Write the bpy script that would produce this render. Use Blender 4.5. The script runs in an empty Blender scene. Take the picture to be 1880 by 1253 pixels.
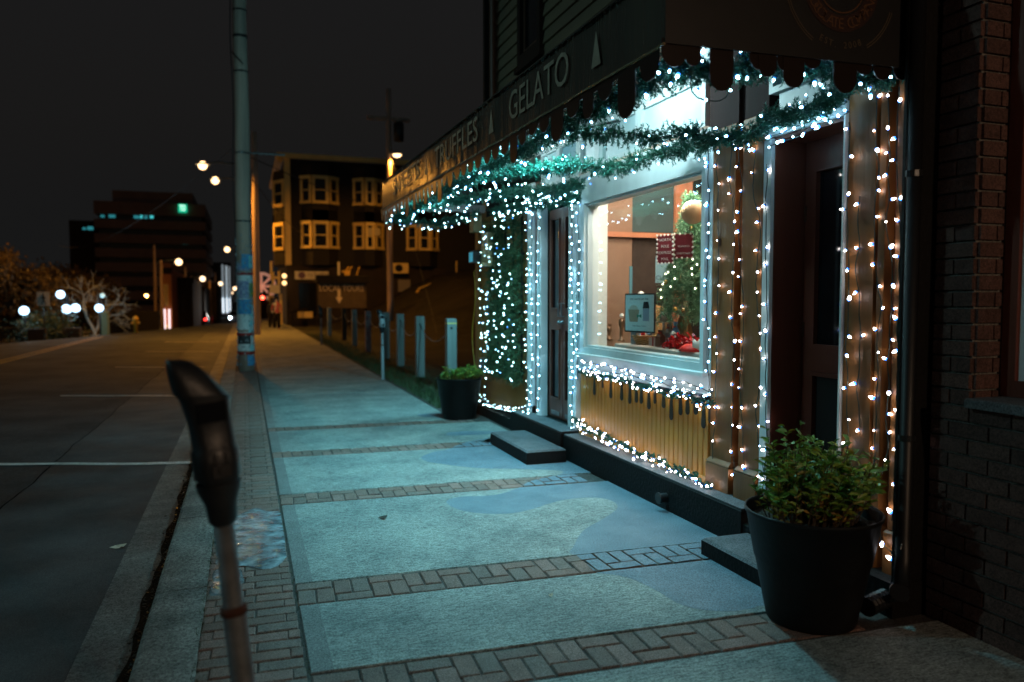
import bpy, math, random
from mathutils import Vector, Matrix, noise
from mathutils.geometry import tessellate_polygon
random.seed(7)
R = math.radians
sc = bpy.context.scene
col = sc.collection

# ------------------------------------------------------------------ camera
CAM_H, FPX = 1.6, 1400.0
PITCH, YAW = math.atan(75.5/1400), R(19.27)
cam = bpy.data.cameras.new('camera')
cam.sensor_width = 36.0
cam.lens = 36.0*FPX/1880
cam.clip_start, cam.clip_end = 0.05, 3000
cam.dof.use_dof = True
cam.dof.focus_distance = 4.9
cam.dof.aperture_fstop = cam.lens/1000/0.021
camo = bpy.data.objects.new('camera', cam); col.objects.link(camo)
camo.location = (0, 0, CAM_H)
camo.rotation_euler = (R(90)-PITCH, 0, -YAW)
sc.camera = camo

# ------------------------------------------------------------------ night sky, exposure
world = bpy.data.worlds.new('World'); sc.world = world; world.use_nodes = True
wn = world.node_tree.nodes; wl = world.node_tree.links
bg = wn['Background']
skyt = wn.new('ShaderNodeTexSky'); skyt.sky_type = 'NISHITA'; skyt.sun_disc = False
skyt.sun_elevation = R(-4); skyt.sun_rotation = R(200)
glow = wn.new('ShaderNodeMix'); glow.data_type = 'RGBA'; glow.blend_type = 'ADD'
glow.inputs[0].default_value = 1.0
wl.new(skyt.outputs['Color'], glow.inputs[6])
glow.inputs[7].default_value = (0.084, 0.084, 0.085, 1)      # glow of the town in the night sky
wl.new(glow.outputs[2], bg.inputs['Color'])
bg.inputs['Strength'].default_value = 0.1
sc.view_settings.view_transform = 'Standard'
sc.view_settings.look = 'None'
sc.view_settings.exposure = 0.0
sc.view_settings.gamma = 1.0
sc.cycles.use_denoising = True
sc.cycles.sample_clamp_indirect = 4.0
sc.cycles.max_bounces = 8
sc.cycles.transparent_max_bounces = 12
sc.cycles.caustics_reflective = False
sc.cycles.caustics_refractive = False

# ------------------------------------------------------------------ measuring: a sight line of the camera met with a real plane
def ray(px, py):
    x = (px-940)/FPX; y = -(py-626.5)/FPX
    fy = math.cos(PITCH)+math.sin(PITCH)*y; z = -math.sin(PITCH)+math.cos(PITCH)*y
    return Vector((math.cos(YAW)*x+math.sin(YAW)*fy, -math.sin(YAW)*x+math.cos(YAW)*fy, z))
def onG(px, py, z0=0.0):
    r = ray(px, py); t = (z0-CAM_H)/r.z
    return Vector((r.x*t, r.y*t, z0))
def onX(px, py, x0):
    r = ray(px, py); t = x0/r.x
    return Vector((x0, r.y*t, CAM_H+r.z*t))
def onY(px, py, y0):
    r = ray(px, py); t = y0/r.y
    return Vector((r.x*t, y0, CAM_H+r.z*t))

# ------------------------------------------------------------------ materials
MATS = {}
def mat(name, c, rough=0.6, c2=None, scale=8.0, bump=0.0, bscale=None, stretch=(1,1,1), metal=0.0, spec=0.5, emit=None, es=0.0, lo=0.35, hi=0.65, detail=6.0, dist=0.01):
    if name in MATS: return MATS[name]
    m = bpy.data.materials.new(name); m.use_nodes = True
    n, l = m.node_tree.nodes, m.node_tree.links
    b = n['Principled BSDF']
    b.inputs['Base Color'].default_value = (*c, 1)
    b.inputs['Roughness'].default_value = rough
    b.inputs['Metallic'].default_value = metal
    b.inputs['Specular IOR Level'].default_value = spec
    if c2 or bump:
        tc = n.new('ShaderNodeTexCoord'); mp = n.new('ShaderNodeMapping')
        mp.inputs['Scale'].default_value = stretch
        gp = n.new('ShaderNodeNewGeometry')
        l.new(gp.outputs['Position'], mp.inputs['Vector'])
        nz = n.new('ShaderNodeTexNoise'); nz.inputs['Scale'].default_value = scale; nz.inputs['Detail'].default_value = detail
        nz.inputs['Roughness'].default_value = 0.62
        l.new(mp.outputs[0], nz.inputs['Vector'])
        if c2:
            rp = n.new('ShaderNodeMapRange'); rp.inputs[1].default_value = lo; rp.inputs[2].default_value = hi
            l.new(nz.outputs['Fac'], rp.inputs[0])
            mx = n.new('ShaderNodeMix'); mx.data_type = 'RGBA'
            mx.inputs[6].default_value = (*c, 1); mx.inputs[7].default_value = (*c2, 1)
            l.new(rp.outputs[0], mx.inputs[0]); l.new(mx.outputs[2], b.inputs['Base Color'])
        if bump:
            nb = n.new('ShaderNodeTexNoise'); nb.inputs['Scale'].default_value = bscale or scale*6; nb.inputs['Detail'].default_value = 4
            l.new(mp.outputs[0], nb.inputs['Vector'])
            bp = n.new('ShaderNodeBump'); bp.inputs['Strength'].default_value = bump; bp.inputs['Distance'].default_value = dist
            l.new(nb.outputs['Fac'], bp.inputs['Height']); l.new(bp.outputs[0], b.inputs['Normal'])
    if emit:
        b.inputs['Emission Color'].default_value = (*emit, 1); b.inputs['Emission Strength'].default_value = es
    MATS[name] = m
    return m
def ground_mat(name, c, c2, big, fine, rough, bump, stretch=(1,1,1), speck=None):
    """two scales of mottling plus fine grit and relief"""
    m = bpy.data.materials.new(name); m.use_nodes = True
    n, l = m.node_tree.nodes, m.node_tree.links
    b = n['Principled BSDF']; b.inputs['Roughness'].default_value = rough; b.inputs['Specular IOR Level'].default_value = .25
    gp = n.new('ShaderNodeNewGeometry'); mp = n.new('ShaderNodeMapping'); mp.inputs['Scale'].default_value = stretch
    l.new(gp.outputs['Position'], mp.inputs['Vector'])
    def nz(s, vec, d=6, r=.6):
        q = n.new('ShaderNodeTexNoise'); q.inputs['Scale'].default_value = s; q.inputs['Detail'].default_value = d; q.inputs['Roughness'].default_value = r
        l.new(vec, q.inputs['Vector']); return q.outputs['Fac']
    a = nz(big, gp.outputs['Position'], 9, .68); f0 = nz(fine, mp.outputs[0], 4, .75); g0 = nz(fine*2.2, gp.outputs['Position'], 3, .7)
    fa = n.new('ShaderNodeMath'); fa.operation = 'MULTIPLY_ADD'; fa.inputs[1].default_value = .5; l.new(f0, fa.inputs[0])
    fb = n.new('ShaderNodeMath'); fb.operation = 'MULTIPLY'; fb.inputs[1].default_value = .5; l.new(g0, fb.inputs[0]); l.new(fb.outputs[0], fa.inputs[2])
    f = fa.outputs[0]
    r1 = n.new('ShaderNodeMapRange'); r1.inputs[1].default_value = .36; r1.inputs[2].default_value = .64; l.new(a, r1.inputs[0])
    m1 = n.new('ShaderNodeMix'); m1.data_type = 'RGBA'; m1.inputs[6].default_value = (*c,1); m1.inputs[7].default_value = (*c2,1)
    l.new(r1.outputs[0], m1.inputs[0])
    r2 = n.new('ShaderNodeMapRange'); r2.inputs[1].default_value = .41; r2.inputs[2].default_value = .59; r2.inputs[3].default_value = .40; r2.inputs[4].default_value = 1.60
    l.new(f, r2.inputs[0])
    vm = n.new('ShaderNodeVectorMath'); vm.operation = 'SCALE'
    l.new(m1.outputs[2], vm.inputs[0]); l.new(r2.outputs[0], vm.inputs['Scale'])
    l.new(vm.outputs[0], b.inputs['Base Color'])
    bp = n.new('ShaderNodeBump'); bp.inputs['Strength'].default_value = bump; bp.inputs['Distance'].default_value = .006
    l.new(f, bp.inputs['Height']); l.new(bp.outputs[0], b.inputs['Normal'])
    rr = n.new('ShaderNodeMapRange'); rr.inputs[3].default_value = rough-.18; rr.inputs[4].default_value = min(1, rough+.12); l.new(a, rr.inputs[0]); l.new(rr.outputs[0], b.inputs['Roughness'])
    MATS[name] = m
    return m

M_conc = ground_mat('concrete', (.31,.325,.30), (.165,.185,.18), 1.5, 42, .8, 1.0, (.38,1.8,1))
M_conc_edge = ground_mat('trowelled concrete', (.19,.20,.195), (.15,.155,.15), 3, 90, .75, .2)
M_bluegrey = ground_mat('blue grey ground patch', (.165,.215,.255), (.115,.160,.195), 2.5, 110, .6, .3)
M_kerb = ground_mat('kerb concrete', (.27,.27,.25), (.13,.135,.13), 3.0, 45, .8, .6)
M_gutter = ground_mat('gutter concrete', (.20,.205,.195), (.10,.10,.10), 2.0, 55, .7, .6)
M_asph = ground_mat('asphalt', (.058,.068,.074), (.026,.031,.035), .7, 55, .8, 1.0)
M_asph2 = ground_mat('newer asphalt', (.075,.082,.088), (.045,.050,.054), 1.2, 140, .75, .9)
M_verge = ground_mat('verge soil', (.05,.05,.03), (.03,.035,.02), 3, 40, .95, 1.0)
M_lot = ground_mat('lot ground', (.011,.008,.007), (.005,.005,.0045), .5, 20, .95, 1.0)
M_line = ground_mat('road paint', (.8,.8,.78), (.5,.5,.48), 9, 80, .6, .3)
M_yline = ground_mat('yellow road paint', (.5,.38,.08), (.3,.22,.06), 4, 80, .6, .3)
M_brk = [ground_mat('paver %d'%i, c, tuple(x*.8 for x in c), 12, 120, .8, .6) for i, c in enumerate([(.23,.145,.12),(.19,.13,.11),(.26,.165,.14),(.20,.15,.13)])]
M_grout = ground_mat('joint sand', (.085,.075,.068), (.05,.047,.043), 10, 90, .95, .8)
M_wall_brk = [ground_mat('wall brick %d'%i, c, tuple(x*.8 for x in c), 14, 90, .85, .5) for i, c in enumerate([(.12,.065,.055),(.10,.055,.047),(.14,.075,.062)])]
M_mortar = ground_mat('mortar', (.22,.21,.19), (.15,.145,.13), 10, 90, .9, .5)
M_brown = mat('brown painted wood', (.24,.085,.016), .55, (.17,.058,.012), 6, .25, 40, (1,1,.12))
M_dbrown = mat('dark brown joinery', (.17,.045,.026), .38, (.12,.032,.02), 5, .2, 40, (1,1,.15))
M_trimbrown = mat('brown trim board', (.13,.065,.045), .5, (.10,.05,.035), 5, .2, 30)
M_white = mat('white painted frame', (.72,.76,.76), .40, (.62,.66,.66), 4, .15, 30, (1,1,.2))
M_cream = mat('ochre beadboard paint', (.70,.27,.04), .42, (.58,.22,.032), 3, .15, 30, (1,1,.1))
M_clap = mat('ochre clapboard', (.40,.17,.035), .5, (.32,.13,.028), 3, .2, 30, (1,.2,1))
M_clapup = mat('upper clapboard', (.22,.19,.12), .55, (.17,.145,.10), 3, .2, 30, (1,.2,1))
M_black = mat('black painted base', (.010,.009,.009), .65, (.007,.0065,.006), 5, .5, 40, spec=.2)
M_stone = ground_mat('step concrete', (.13,.135,.145), (.09,.095,.10), 5, 80, .7, .6)
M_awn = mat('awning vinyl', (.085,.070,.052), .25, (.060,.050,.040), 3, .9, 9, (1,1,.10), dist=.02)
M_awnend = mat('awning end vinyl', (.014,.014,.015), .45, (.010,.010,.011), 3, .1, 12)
M_awntext = mat('faded cream print', (.42,.36,.27), .5, (.28,.24,.18), 12)
M_drip = mat('chocolate brown drip', (.022,.014,.011), .28, None, 3, .1, 20)
M_needle = mat('fir garland needles', (.016,.11,.072), .42, (.04,.21,.14), 30)
M_cable = mat('green cable', (.012,.022,.016), .5)
M_bcable = mat('black cable', (.01,.01,.01), .5)
M_metal = mat('grey metal', (.30,.31,.32), .38, (.2,.21,.22), 10, metal=.8)
M_dmetal = mat('dark metal', (.035,.037,.04), .35, (.02,.021,.022), 8, .1, 30, metal=.3)
M_meter = mat('meter housing', (.02,.024,.028), .42, (.012,.015,.018), 12, .15, 40)
M_galv = mat('galvanised pipe', (.17,.20,.22), .6, (.10,.12,.13), 14, .15, 60, metal=.1)
M_rust = mat('rust', (.10,.035,.015), .8, (.06,.02,.01), 20)
M_wood = mat('weathered pole wood', (.56,.40,.31), .85, (.26,.20,.165), 6, .8, 40, (1,1,.06))
M_bolwood = mat('pale bollard wood', (.34,.35,.34), .8, (.22,.23,.22), 5, .5, 40, (1,1,.08))
M_pot = mat('black plastic planter', (.006,.006,.0065), .55, (.010,.009,.009), 7, .15, 25, spec=.22)
M_soil = mat('potting soil', (.03,.02,.013), .95, (.06,.04,.02), 40, 1.0, 90)
M_leaf = [mat('shrub leaf %d'%i, c, .42, tuple(x*.7 for x in c), 30) for i, c in enumerate([(.18,.34,.05),(.28,.44,.06),(.12,.27,.05),(.40,.38,.05),(.46,.26,.04)])]
M_stem = mat('woody stem', (.07,.045,.025), .8)
M_grass = mat('verge grass', (.035,.075,.02), .6, (.06,.09,.03), 20)
M_bark = mat('pale bark', (.45,.52,.50), .85, (.25,.28,.27), 10, .5, 30)
M_bark2 = mat('dark bark', (.05,.04,.03), .9)
M_tleaf = mat('autumn leaf', (.045,.032,.010), .6, (.09,.055,.016), 6)
M_sconc = mat('tower concrete', (.24,.16,.13), .85, (.19,.125,.10), .4)
M_dglass = mat('dark window glass', (.008,.009,.011), .08, spec=.6)
M_dark = mat('dark siding', (.008,.006,.005), .8, (.010,.008,.006), 2)
M_dark2 = mat('dark masonry', (.022,.014,.010), .85, (.014,.010,.008), 2)
M_creamp = mat('cream window paint', (.80,.60,.20), .5, (.68,.50,.16), 2)
M_orange = mat('orange stucco', (.55,.20,.05), .7, (.48,.17,.05), 3)
M_signw = mat('pale sign board', (.6,.56,.45), .5)
M_signtext = mat('sign print', (.06,.03,.02), .6)
M_chalk = mat('grey print', (.20,.18,.16), .7)
M_red = mat('red tape', (.35,.02,.015), .5)
M_paper = [mat('poster %s'%k, c, .6, c2, 18) for k, c, c2 in (('white', (.85,.86,.84), (.62,.64,.64)), ('blue', (.05,.20,.50), (.10,.42,.65)), ('violet', (.18,.17,.38), (.45,.50,.62)), ('black', (.02,.02,.022), (.04,.04,.045)), ('cyan', (.25,.65,.70), (.4,.8,.85)), ('yellow', (.45,.42,.05), (.1,.3,.2)))]
M_ice = mat('thin ice', (.34,.42,.46), .09, (.10,.13,.15), 9, .9, 9, dist=.05, lo=.35, hi=.6)
M_water = mat('wet gutter silt', (.012,.009,.006), .85, (.022,.015,.010), 30, .8, 60, spec=.1)
M_bulbfringe = mat('bulb blue fringe glow', (.2,.5,1), .3, emit=(.03,.22,1.0), es=5)  # blue lens fringe put into the bulb base as glow
M_bulb = mat('mini bulb glow', (.9,.95,1), .3, emit=(.42,.82,1.0), es=24)
M_bulbw = mat('warm white bulb glow', (1,.95,.9), .3, emit=(.95,.88,.84), es=26)
M_bulbs = mat('small bulb glow', (.9,.95,1), .3, emit=(.55,.95,.92), es=18)

def emis(name, c, s): return mat(name, tuple(min(1,x) for x in c), .5, emit=c, es=s)

def glass_mat(name, tint=(.93,.97,.97), refl=1.0):
    m = bpy.data.materials.new(name); m.use_nodes = True
    n, l = m.node_tree.nodes, m.node_tree.links
    for x in list(n):
        if x.type != 'OUTPUT_MATERIAL': n.remove(x)
    out = [x for x in n if x.type == 'OUTPUT_MATERIAL'][0]
    tr = n.new('ShaderNodeBsdfTransparent'); tr.inputs[0].default_value = (*tint,1)
    gl = n.new('ShaderNodeBsdfGlossy'); gl.inputs['Roughness'].default_value = .015; gl.inputs[0].default_value = (refl,refl,refl,1)
    lw = n.new('ShaderNodeLayerWeight'); lw.inputs[0].default_value = .5
    pw = n.new('ShaderNodeMath'); pw.operation = 'POWER'; pw.inputs[1].default_value = 4.0; l.new(lw.outputs['Facing'], pw.inputs[0])
    ma = n.new('ShaderNodeMath'); ma.operation = 'MULTIPLY_ADD'; ma.inputs[1].default_value = .9; ma.inputs[2].default_value = .05; l.new(pw.outputs[0], ma.inputs[0])
    mx = n.new('ShaderNodeMixShader'); l.new(ma.outputs[0], mx.inputs[0]); l.new(tr.outputs[0], mx.inputs[1]); l.new(gl.outputs[0], mx.inputs[2]); l.new(mx.outputs[0], out.inputs[0])
    return m
M_glass = glass_mat('shop window glass')

# ------------------------------------------------------------------ mesh building
class MB:
    def __init__(s): s.v = []; s.f = []; s.mi = []
    def add(s, vs, fs, mi=0):
        k = len(s.v); s.v += [tuple(x) for x in vs]; s.f += [tuple(i+k for i in f) for f in fs]; s.mi += [mi]*len(fs); return s
    def box(s, x0, x1, y0, y1, z0, z1, mi=0, M=None):
        if x0 > x1: x0, x1 = x1, x0
        if y0 > y1: y0, y1 = y1, y0
        if z0 > z1: z0, z1 = z1, z0
        v = [Vector((x,y,z)) for z in (z0,z1) for y in (y0,y1) for x in (x0,x1)]
        if M: v = [M @ p for p in v]
        return s.add(v, [(0,2,3,1),(4,5,7,6),(0,1,5,4),(2,6,7,3),(0,4,6,2),(1,3,7,5)], mi)
    def bbox(s, x0, x1, y0, y1, z0, z1, b, mi=0, M=None):
        """box with its upper edges chamfered"""
        vs = [(x0,y0,z0),(x1,y0,z0),(x1,y1,z0),(x0,y1,z0),(x0,y0,z1-b),(x1,y0,z1-b),(x1,y1,z1-b),(x0,y1,z1-b),(x0+b,y0+b,z1),(x1-b,y0+b,z1),(x1-b,y1-b,z1),(x0+b,y1-b,z1)]
        if M: vs = [M @ Vector(p) for p in vs]
        return s.add(vs, [(3,2,1,0),(0,1,5,4),(1,2,6,5),(2,3,7,6),(3,0,4,7),(4,5,9,8),(5,6,10,9),(6,7,11,10),(7,4,8,11),(8,9,10,11)], mi)
    def tube(s, pts, r, seg=6, mi=0, caps=True):
        pts = [Vector(p) for p in pts]
        if not isinstance(r, (list, tuple)): r = [r]*len(pts)
        k = len(s.v); up = None
        for i, p in enumerate(pts):
            d = (pts[min(i+1,len(pts)-1)]-pts[max(i-1,0)])
            d = d.normalized() if d.length > 1e-9 else Vector((0,0,1))
            if up is None: up = Vector((1,0,0)) if abs(d.x) < .8 else Vector((0,1,0))
            a = (up - d*up.dot(d)).normalized(); b = d.cross(a); up = a
            for j in range(seg):
                t = 2*math.pi*j/seg; s.v.append(tuple(p+(a*math.cos(t)+b*math.sin(t))*r[i]))
        n0 = len(s.f)
        for i in range(len(pts)-1):
            for j in range(seg):
                j2 = (j+1)%seg; s.f.append((k+i*seg+j, k+i*seg+j2, k+(i+1)*seg+j2, k+(i+1)*seg+j))
        if caps:
            s.f.append(tuple(k+j for j in range(seg))[::-1]); s.f.append(tuple(k+(len(pts)-1)*seg+j for j in range(seg)))
        s.mi += [mi]*(len(s.f)-n0); return s
    def lathe(s, prof, seg=24, c=(0,0,0), mi=0, sx=1, sy=1):
        k = len(s.v); n0 = len(s.f)
        for r_, z in prof:
            for j in range(seg):
                t = 2*math.pi*j/seg; s.v.append((c[0]+r_*sx*math.cos(t), c[1]+r_*sy*math.sin(t), c[2]+z))
        for i in range(len(prof)-1):
            for j in range(seg):
                j2 = (j+1)%seg; s.f.append((k+i*seg+j, k+i*seg+j2, k+(i+1)*seg+j2, k+(i+1)*seg+j))
        s.mi += [mi]*(len(s.f)-n0); return s
    def prism(s, poly, o, U, V, N, depth, mi=0):
        """2D outline (u,v) extruded by depth along N from origin o"""
        o, U, V, N = Vector(o), Vector(U), Vector(V), Vector(N); n = len(poly)
        a = [o+U*p[0]+V*p[1] for p in poly]; b = [p+N*depth for p in a]
        tris = tessellate_polygon([[Vector((p[0],p[1],0)) for p in poly]])
        fs = [tuple(t) for t in tris]+[tuple(i+n for i in t)[::-1] for t in tris]+[(i,(i+1)%n,(i+1)%n+n,i+n) for i in range(n)]
        return s.add(a+b, fs, mi)
    def ball(s, c, r, seg=12, rings=8, mi=0, sz=1):
        prof = [(r*math.sin(math.pi*i/rings)+1e-5, -r*sz*math.cos(math.pi*i/rings)) for i in range(rings+1)]
        return s.lathe(prof, seg, c, mi)
def mesh_of(mb, name, mats):
    me = bpy.data.meshes.new(name); me.from_pydata(mb.v, [], mb.f)
    for m in (mats if isinstance(mats, (list, tuple)) else [mats]): me.materials.append(m)
    if any(mb.mi): me.polygons.foreach_set('material_index', mb.mi)
    me.update(); return me
def wloc(o):
    v = Vector((0,0,0))
    while o is not None: v += o.location; o = o.parent
    return v
def obj(name, mb, mats, parent=None, smooth=False, local=False, kind=None, loc=None):
    """link mb as one mesh object; coordinates are the world's unless local"""
    if not local:
        base = wloc(parent) if parent else Vector((0,0,0))
        if parent is None:
            xs = [v[0] for v in mb.v]; ys = [v[1] for v in mb.v]; zs = [v[2] for v in mb.v]
            base = Vector(((min(xs)+max(xs))/2, (min(ys)+max(ys))/2, min(zs))); loc = base
        mb.v = [(v[0]-base.x, v[1]-base.y, v[2]-base.z) for v in mb.v]
    me = mesh_of(mb, name, mats)
    if smooth: me.polygons.foreach_set('use_smooth', [True]*len(me.polygons))
    o = bpy.data.objects.new(name, me); col.objects.link(o)
    if parent: o.parent = parent
    if loc is not None: o.location = loc
    if kind: o['kind'] = kind
    return o
def inst(name, me, loc, parent=None, rot=None, scale=None, M=None):
    o = bpy.data.objects.new(name, me); col.objects.link(o)
    if parent: o.parent = parent; loc = Vector(loc)-wloc(parent)
    if M is not None: o.rotation_euler = M.to_euler()
    o.location = loc
    if rot: o.rotation_euler = rot
    if scale: o.scale = (scale,)*3 if not isinstance(scale, tuple) else scale
    return o
def tag(o, label, cat, group=None):
    o['label'] = label; o['category'] = cat
    if group: o['group'] = group
    return o
def thing(name, label, cat, loc, group=None):
    o = bpy.data.objects.new(name, None); col.objects.link(o); o.location = loc; o.empty_display_size = .2
    return tag(o, label, cat, group)
def struct(name, mb, mats, **k):
    return obj(name, mb, mats, kind='structure', **k)
def copy_tree(o, parent=None, delta=None):
    c = o.copy(); col.objects.link(c)
    if parent: c.parent = parent
    for ch in list(o.children): copy_tree(ch, c)
    return c
def text_mb(mb, s, size, o, U, V, depth=.003, align='CENTER', mi=0, width=None, N=None):
    """lettering as real thin relief: local x along U, y along V"""
    cu = bpy.data.curves.new('t', 'FONT'); cu.body = s; cu.size = size; cu.align_x = align; cu.align_y = 'CENTER'; cu.resolution_u = 3
    ob = bpy.data.objects.new('t', cu); me = bpy.data.meshes.new_from_object(ob)
    o, U, V = Vector(o), Vector(U).normalized(), Vector(V).normalized(); N = Vector(N) if N else U.cross(V)
    vs = [Vector(v.co) for v in me.vertices]
    if not vs: return
    k = 1.0
    if width:
        w = max(v.x for v in vs)-min(v.x for v in vs); k = width/w
    n = len(vs)
    base = [o+U*(v.x*k)+V*v.y+N*depth for v in vs]
    mb.add(base, [tuple(p.vertices) for p in me.polygons], mi)
    bpy.data.objects.remove(ob); bpy.data.curves.remove(cu); bpy.data.meshes.remove(me)
def jit(a): return random.uniform(-a, a)
XD, YD, ZD = Vector((1,0,0)), Vector((0,1,0)), Vector((0,0,1))

def drop(X, Y):
    """the street crests by the crossing and falls away beyond it"""
    s = (X+8.7)*-.954+(Y-33.4)*.298
    if s <= 0: return 0.0
    return 2.6*(1-math.exp(-(.13*s*s/(s+2.5))/2.6))
def lamp_light(name, loc, color, power, radius=.12, parent=None, spot=None, direction=None, blend=.5):
    l = bpy.data.lights.new(name, 'SPOT' if spot else 'POINT'); l.color = color; l.energy = power; l.shadow_soft_size = radius
    if spot: l.spot_size = spot; l.spot_blend = blend
    o = bpy.data.objects.new(name, l); col.objects.link(o)
    if parent: o.parent = parent; loc = Vector(loc)-wloc(parent)
    o.location = loc
    if direction is not None: o.rotation_euler = Vector(direction).to_track_quat('-Z','Y').to_euler()
    return o
# ================================================================== GROUND
def sheet(name, x0f, x1f, ys, z, m, nx=1, parent=None, kind='structure', thick=None):
    mb = MB(); k = 0
    for y in ys:
        a, b = x0f(y), x1f(y)
        for i in range(nx+1):
            x = a+(b-a)*i/nx; zz = z(x, y) if callable(z) else z-drop(x, y)
            mb.v.append((x, y, zz))
    for j in range(len(ys)-1):
        for i in range(nx):
            q = j*(nx+1)+i; mb.f.append((q, q+1, q+nx+2, q+nx+1)); mb.mi.append(0)
    return obj(name, mb, m, parent, kind=kind)
def span(a, b, n, p=1.0): return [a+(b-a)*(i/n)**p for i in range(n+1)]
ys_long = [-12, 0, 4, 8, 12, 16, 20, 25, 30, 34, 38, 42]+[46+2*i for i in range(28)]+[104, 110, 120, 135, 160, 200, 260, 400, 700, 1500]
ground = sheet('ground', lambda y: -420, lambda y: -13.0+0*y, ys_long, -.30, M_lot, nx=40)
road = sheet('road', lambda y: -13.0, lambda y: -.80, ys_long, -.12, M_asph, nx=16)
sheet('asphalt_patch', lambda y: -1.92+.012*math.sin(y*1.7)+.008*math.sin(y*4.1), lambda y: -.802, span(-2, 44, 160), -.117, M_asph2, nx=1, parent=road, kind='structure')
gutter = sheet('gutter', lambda y: -.80+.006*math.sin(y*9), lambda y: -.50, span(-4, 60, 90), -.122+.004, M_gutter, nx=2)
sheet('road_edge', lambda y: -.80, lambda y: -.50, [60,70,80,90,104,120,160,260,700], -.118, M_asph, nx=1)
# the gutter channel carries a thin run of water against the kerb
w = sheet('gutter_silt', lambda y: -.57+.012*math.sin(y*5)+.008*math.sin(y*13), lambda y: -.503, span(2.2, 8.6, 60), -.112, M_water, nx=3)
w['kind'] = 'structure'
# kerb stones with a rounded nose, a joint every 1.5 m
kerb = struct('kerb', MB().box(-.49,-.235,-4,60,-.4,-.02), M_grout)
y = -3.0
while y < 60:
    L = 1.5; mb = MB(); p = []
    prof = [(-.50,-.3),(-.50,-.03),(-.492,-.012),(-.475,-.002),(-.45,0.0),(-.23,0.004),(-.23,-.3)]
    n = 12
    for j in range(n+1):
        yy = y+.004+(L-.008)*j/n
        for (a, b) in prof:
            k = .006*noise.noise(Vector((a*3, yy*2.2, 1)))
            mb.v.append((a+k, yy, b+(.5*k if b > -.1 else 0)-drop(a, yy)))
    for j in range(n):
        for i in range(len(prof)-1):
            q = j*len(prof)+i; mb.f.append((q, q+1, q+len(prof)+1, q+len(prof))); mb.mi.append(0)
    m7 = len(prof); mb.f.append(tuple(range(m7))[::-1]); mb.mi.append(0); mb.f.append(tuple(n*m7+i for i in range(m7))); mb.mi.append(0)
    obj('kerb_stone', mb, M_kerb, kerb); y += L
M_tar = mat('crack tar', (.012,.012,.013), .95, spec=.0)
mb = MB(); n = 300
for j in range(n+1):
    y = 2+j*.14; x = -1.93+.012*math.sin(y*1.7)+.008*math.sin(y*4.1)+.02*noise.noise(Vector((y*3,0,0))); w_ = .004+.008*abs(noise.noise(Vector((y*2,5,0))))
    mb.v += [(x-w_, y, -.1155), (x+w_, y, -.1155)]
for j in range(n): mb.f.append((2*j, 2*j+1, 2*j+3, 2*j+2)); mb.mi.append(0)
obj('crack', mb, M_tar, road, kind='structure')
# parking bay lines and the yellow centre line
for i, yc in enumerate((8.72, 14.75, 20.9, 27.1, 33.4)):
    x0, x1 = (-3.15, -1.02) if i else (-4.2, -1.0)
    mb = MB(); n = 14
    for j in range(n+1):
        x = x0+(x1-x0)*j/n; yy = yc+(x1-x)*.34*1.0+.012*math.sin(x*6)
        wd = .055+.008*noise.noise(Vector((x*7, yc, 0)))
        mb.v += [(x, yy-wd, -.111), (x, yy+wd, -.111)]
    for j in range(n): mb.f.append((2*j, 2*j+2, 2*j+3, 2*j+1)); mb.mi.append(0)
    obj('parking_line', mb, M_line, road, kind='structure')
mb = MB(); mb.add([(-1.0,8.66,-.1095),(-.515,8.56,-.1095),(-.515,8.68,-.1095),(-1.0,8.78,-.1095)], [(0,1,2,3)])
obj('parking_line', mb, M_line, road, kind='structure')
for dx in (0, .25):
    sheet('centre_line', lambda y: -6.35-dx-.0*y, lambda y: -6.25-dx, span(12, 40, 20), -.114, M_yline, parent=road)
# far half of the crossing: kerb of the opposite side
sheet('far_kerb', lambda y: -13.3, lambda y: -12.98, ys_long, .02, M_kerb)
sheet('far_sidewalk', lambda y: -17, lambda y: -13.3, ys_long, .0, M_gutter, nx=2)

# ---- sidewalk: bedding, slabs, brick bands and the brick strip along the kerb
XL, XR = .225, 3.02
bed = sheet('sidewalk', lambda y: -.235, lambda y: XR+.35 if y < 10.9 else 2.75, [-4,0,2,4,6,8,10,10.89,10.9,14,18,22,26,30,34,38,42,46,50,54,60,66,72,80,90,104,130,180,260], -.0085, M_grout, nx=3)
SK = -.045                                                     # the cross joints run slightly askew
def skew(x, y): return y+SK*(x-XL)
# outline of the darker blue-grey waves laid over slabs and bricks
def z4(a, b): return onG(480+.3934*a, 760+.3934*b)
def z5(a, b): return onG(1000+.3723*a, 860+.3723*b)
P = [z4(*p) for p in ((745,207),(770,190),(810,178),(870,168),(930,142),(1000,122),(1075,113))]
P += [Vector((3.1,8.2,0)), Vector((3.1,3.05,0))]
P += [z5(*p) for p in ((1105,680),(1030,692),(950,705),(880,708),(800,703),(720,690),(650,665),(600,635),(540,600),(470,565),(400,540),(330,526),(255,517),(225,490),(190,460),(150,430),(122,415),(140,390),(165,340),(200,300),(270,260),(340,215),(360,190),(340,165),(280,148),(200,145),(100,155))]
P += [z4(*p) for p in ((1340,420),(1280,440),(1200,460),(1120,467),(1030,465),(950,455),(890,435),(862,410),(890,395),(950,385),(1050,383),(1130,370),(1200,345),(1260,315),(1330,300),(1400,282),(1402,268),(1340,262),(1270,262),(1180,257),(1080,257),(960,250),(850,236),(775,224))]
wave = [(p.x, p.y) for p in P]
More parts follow.
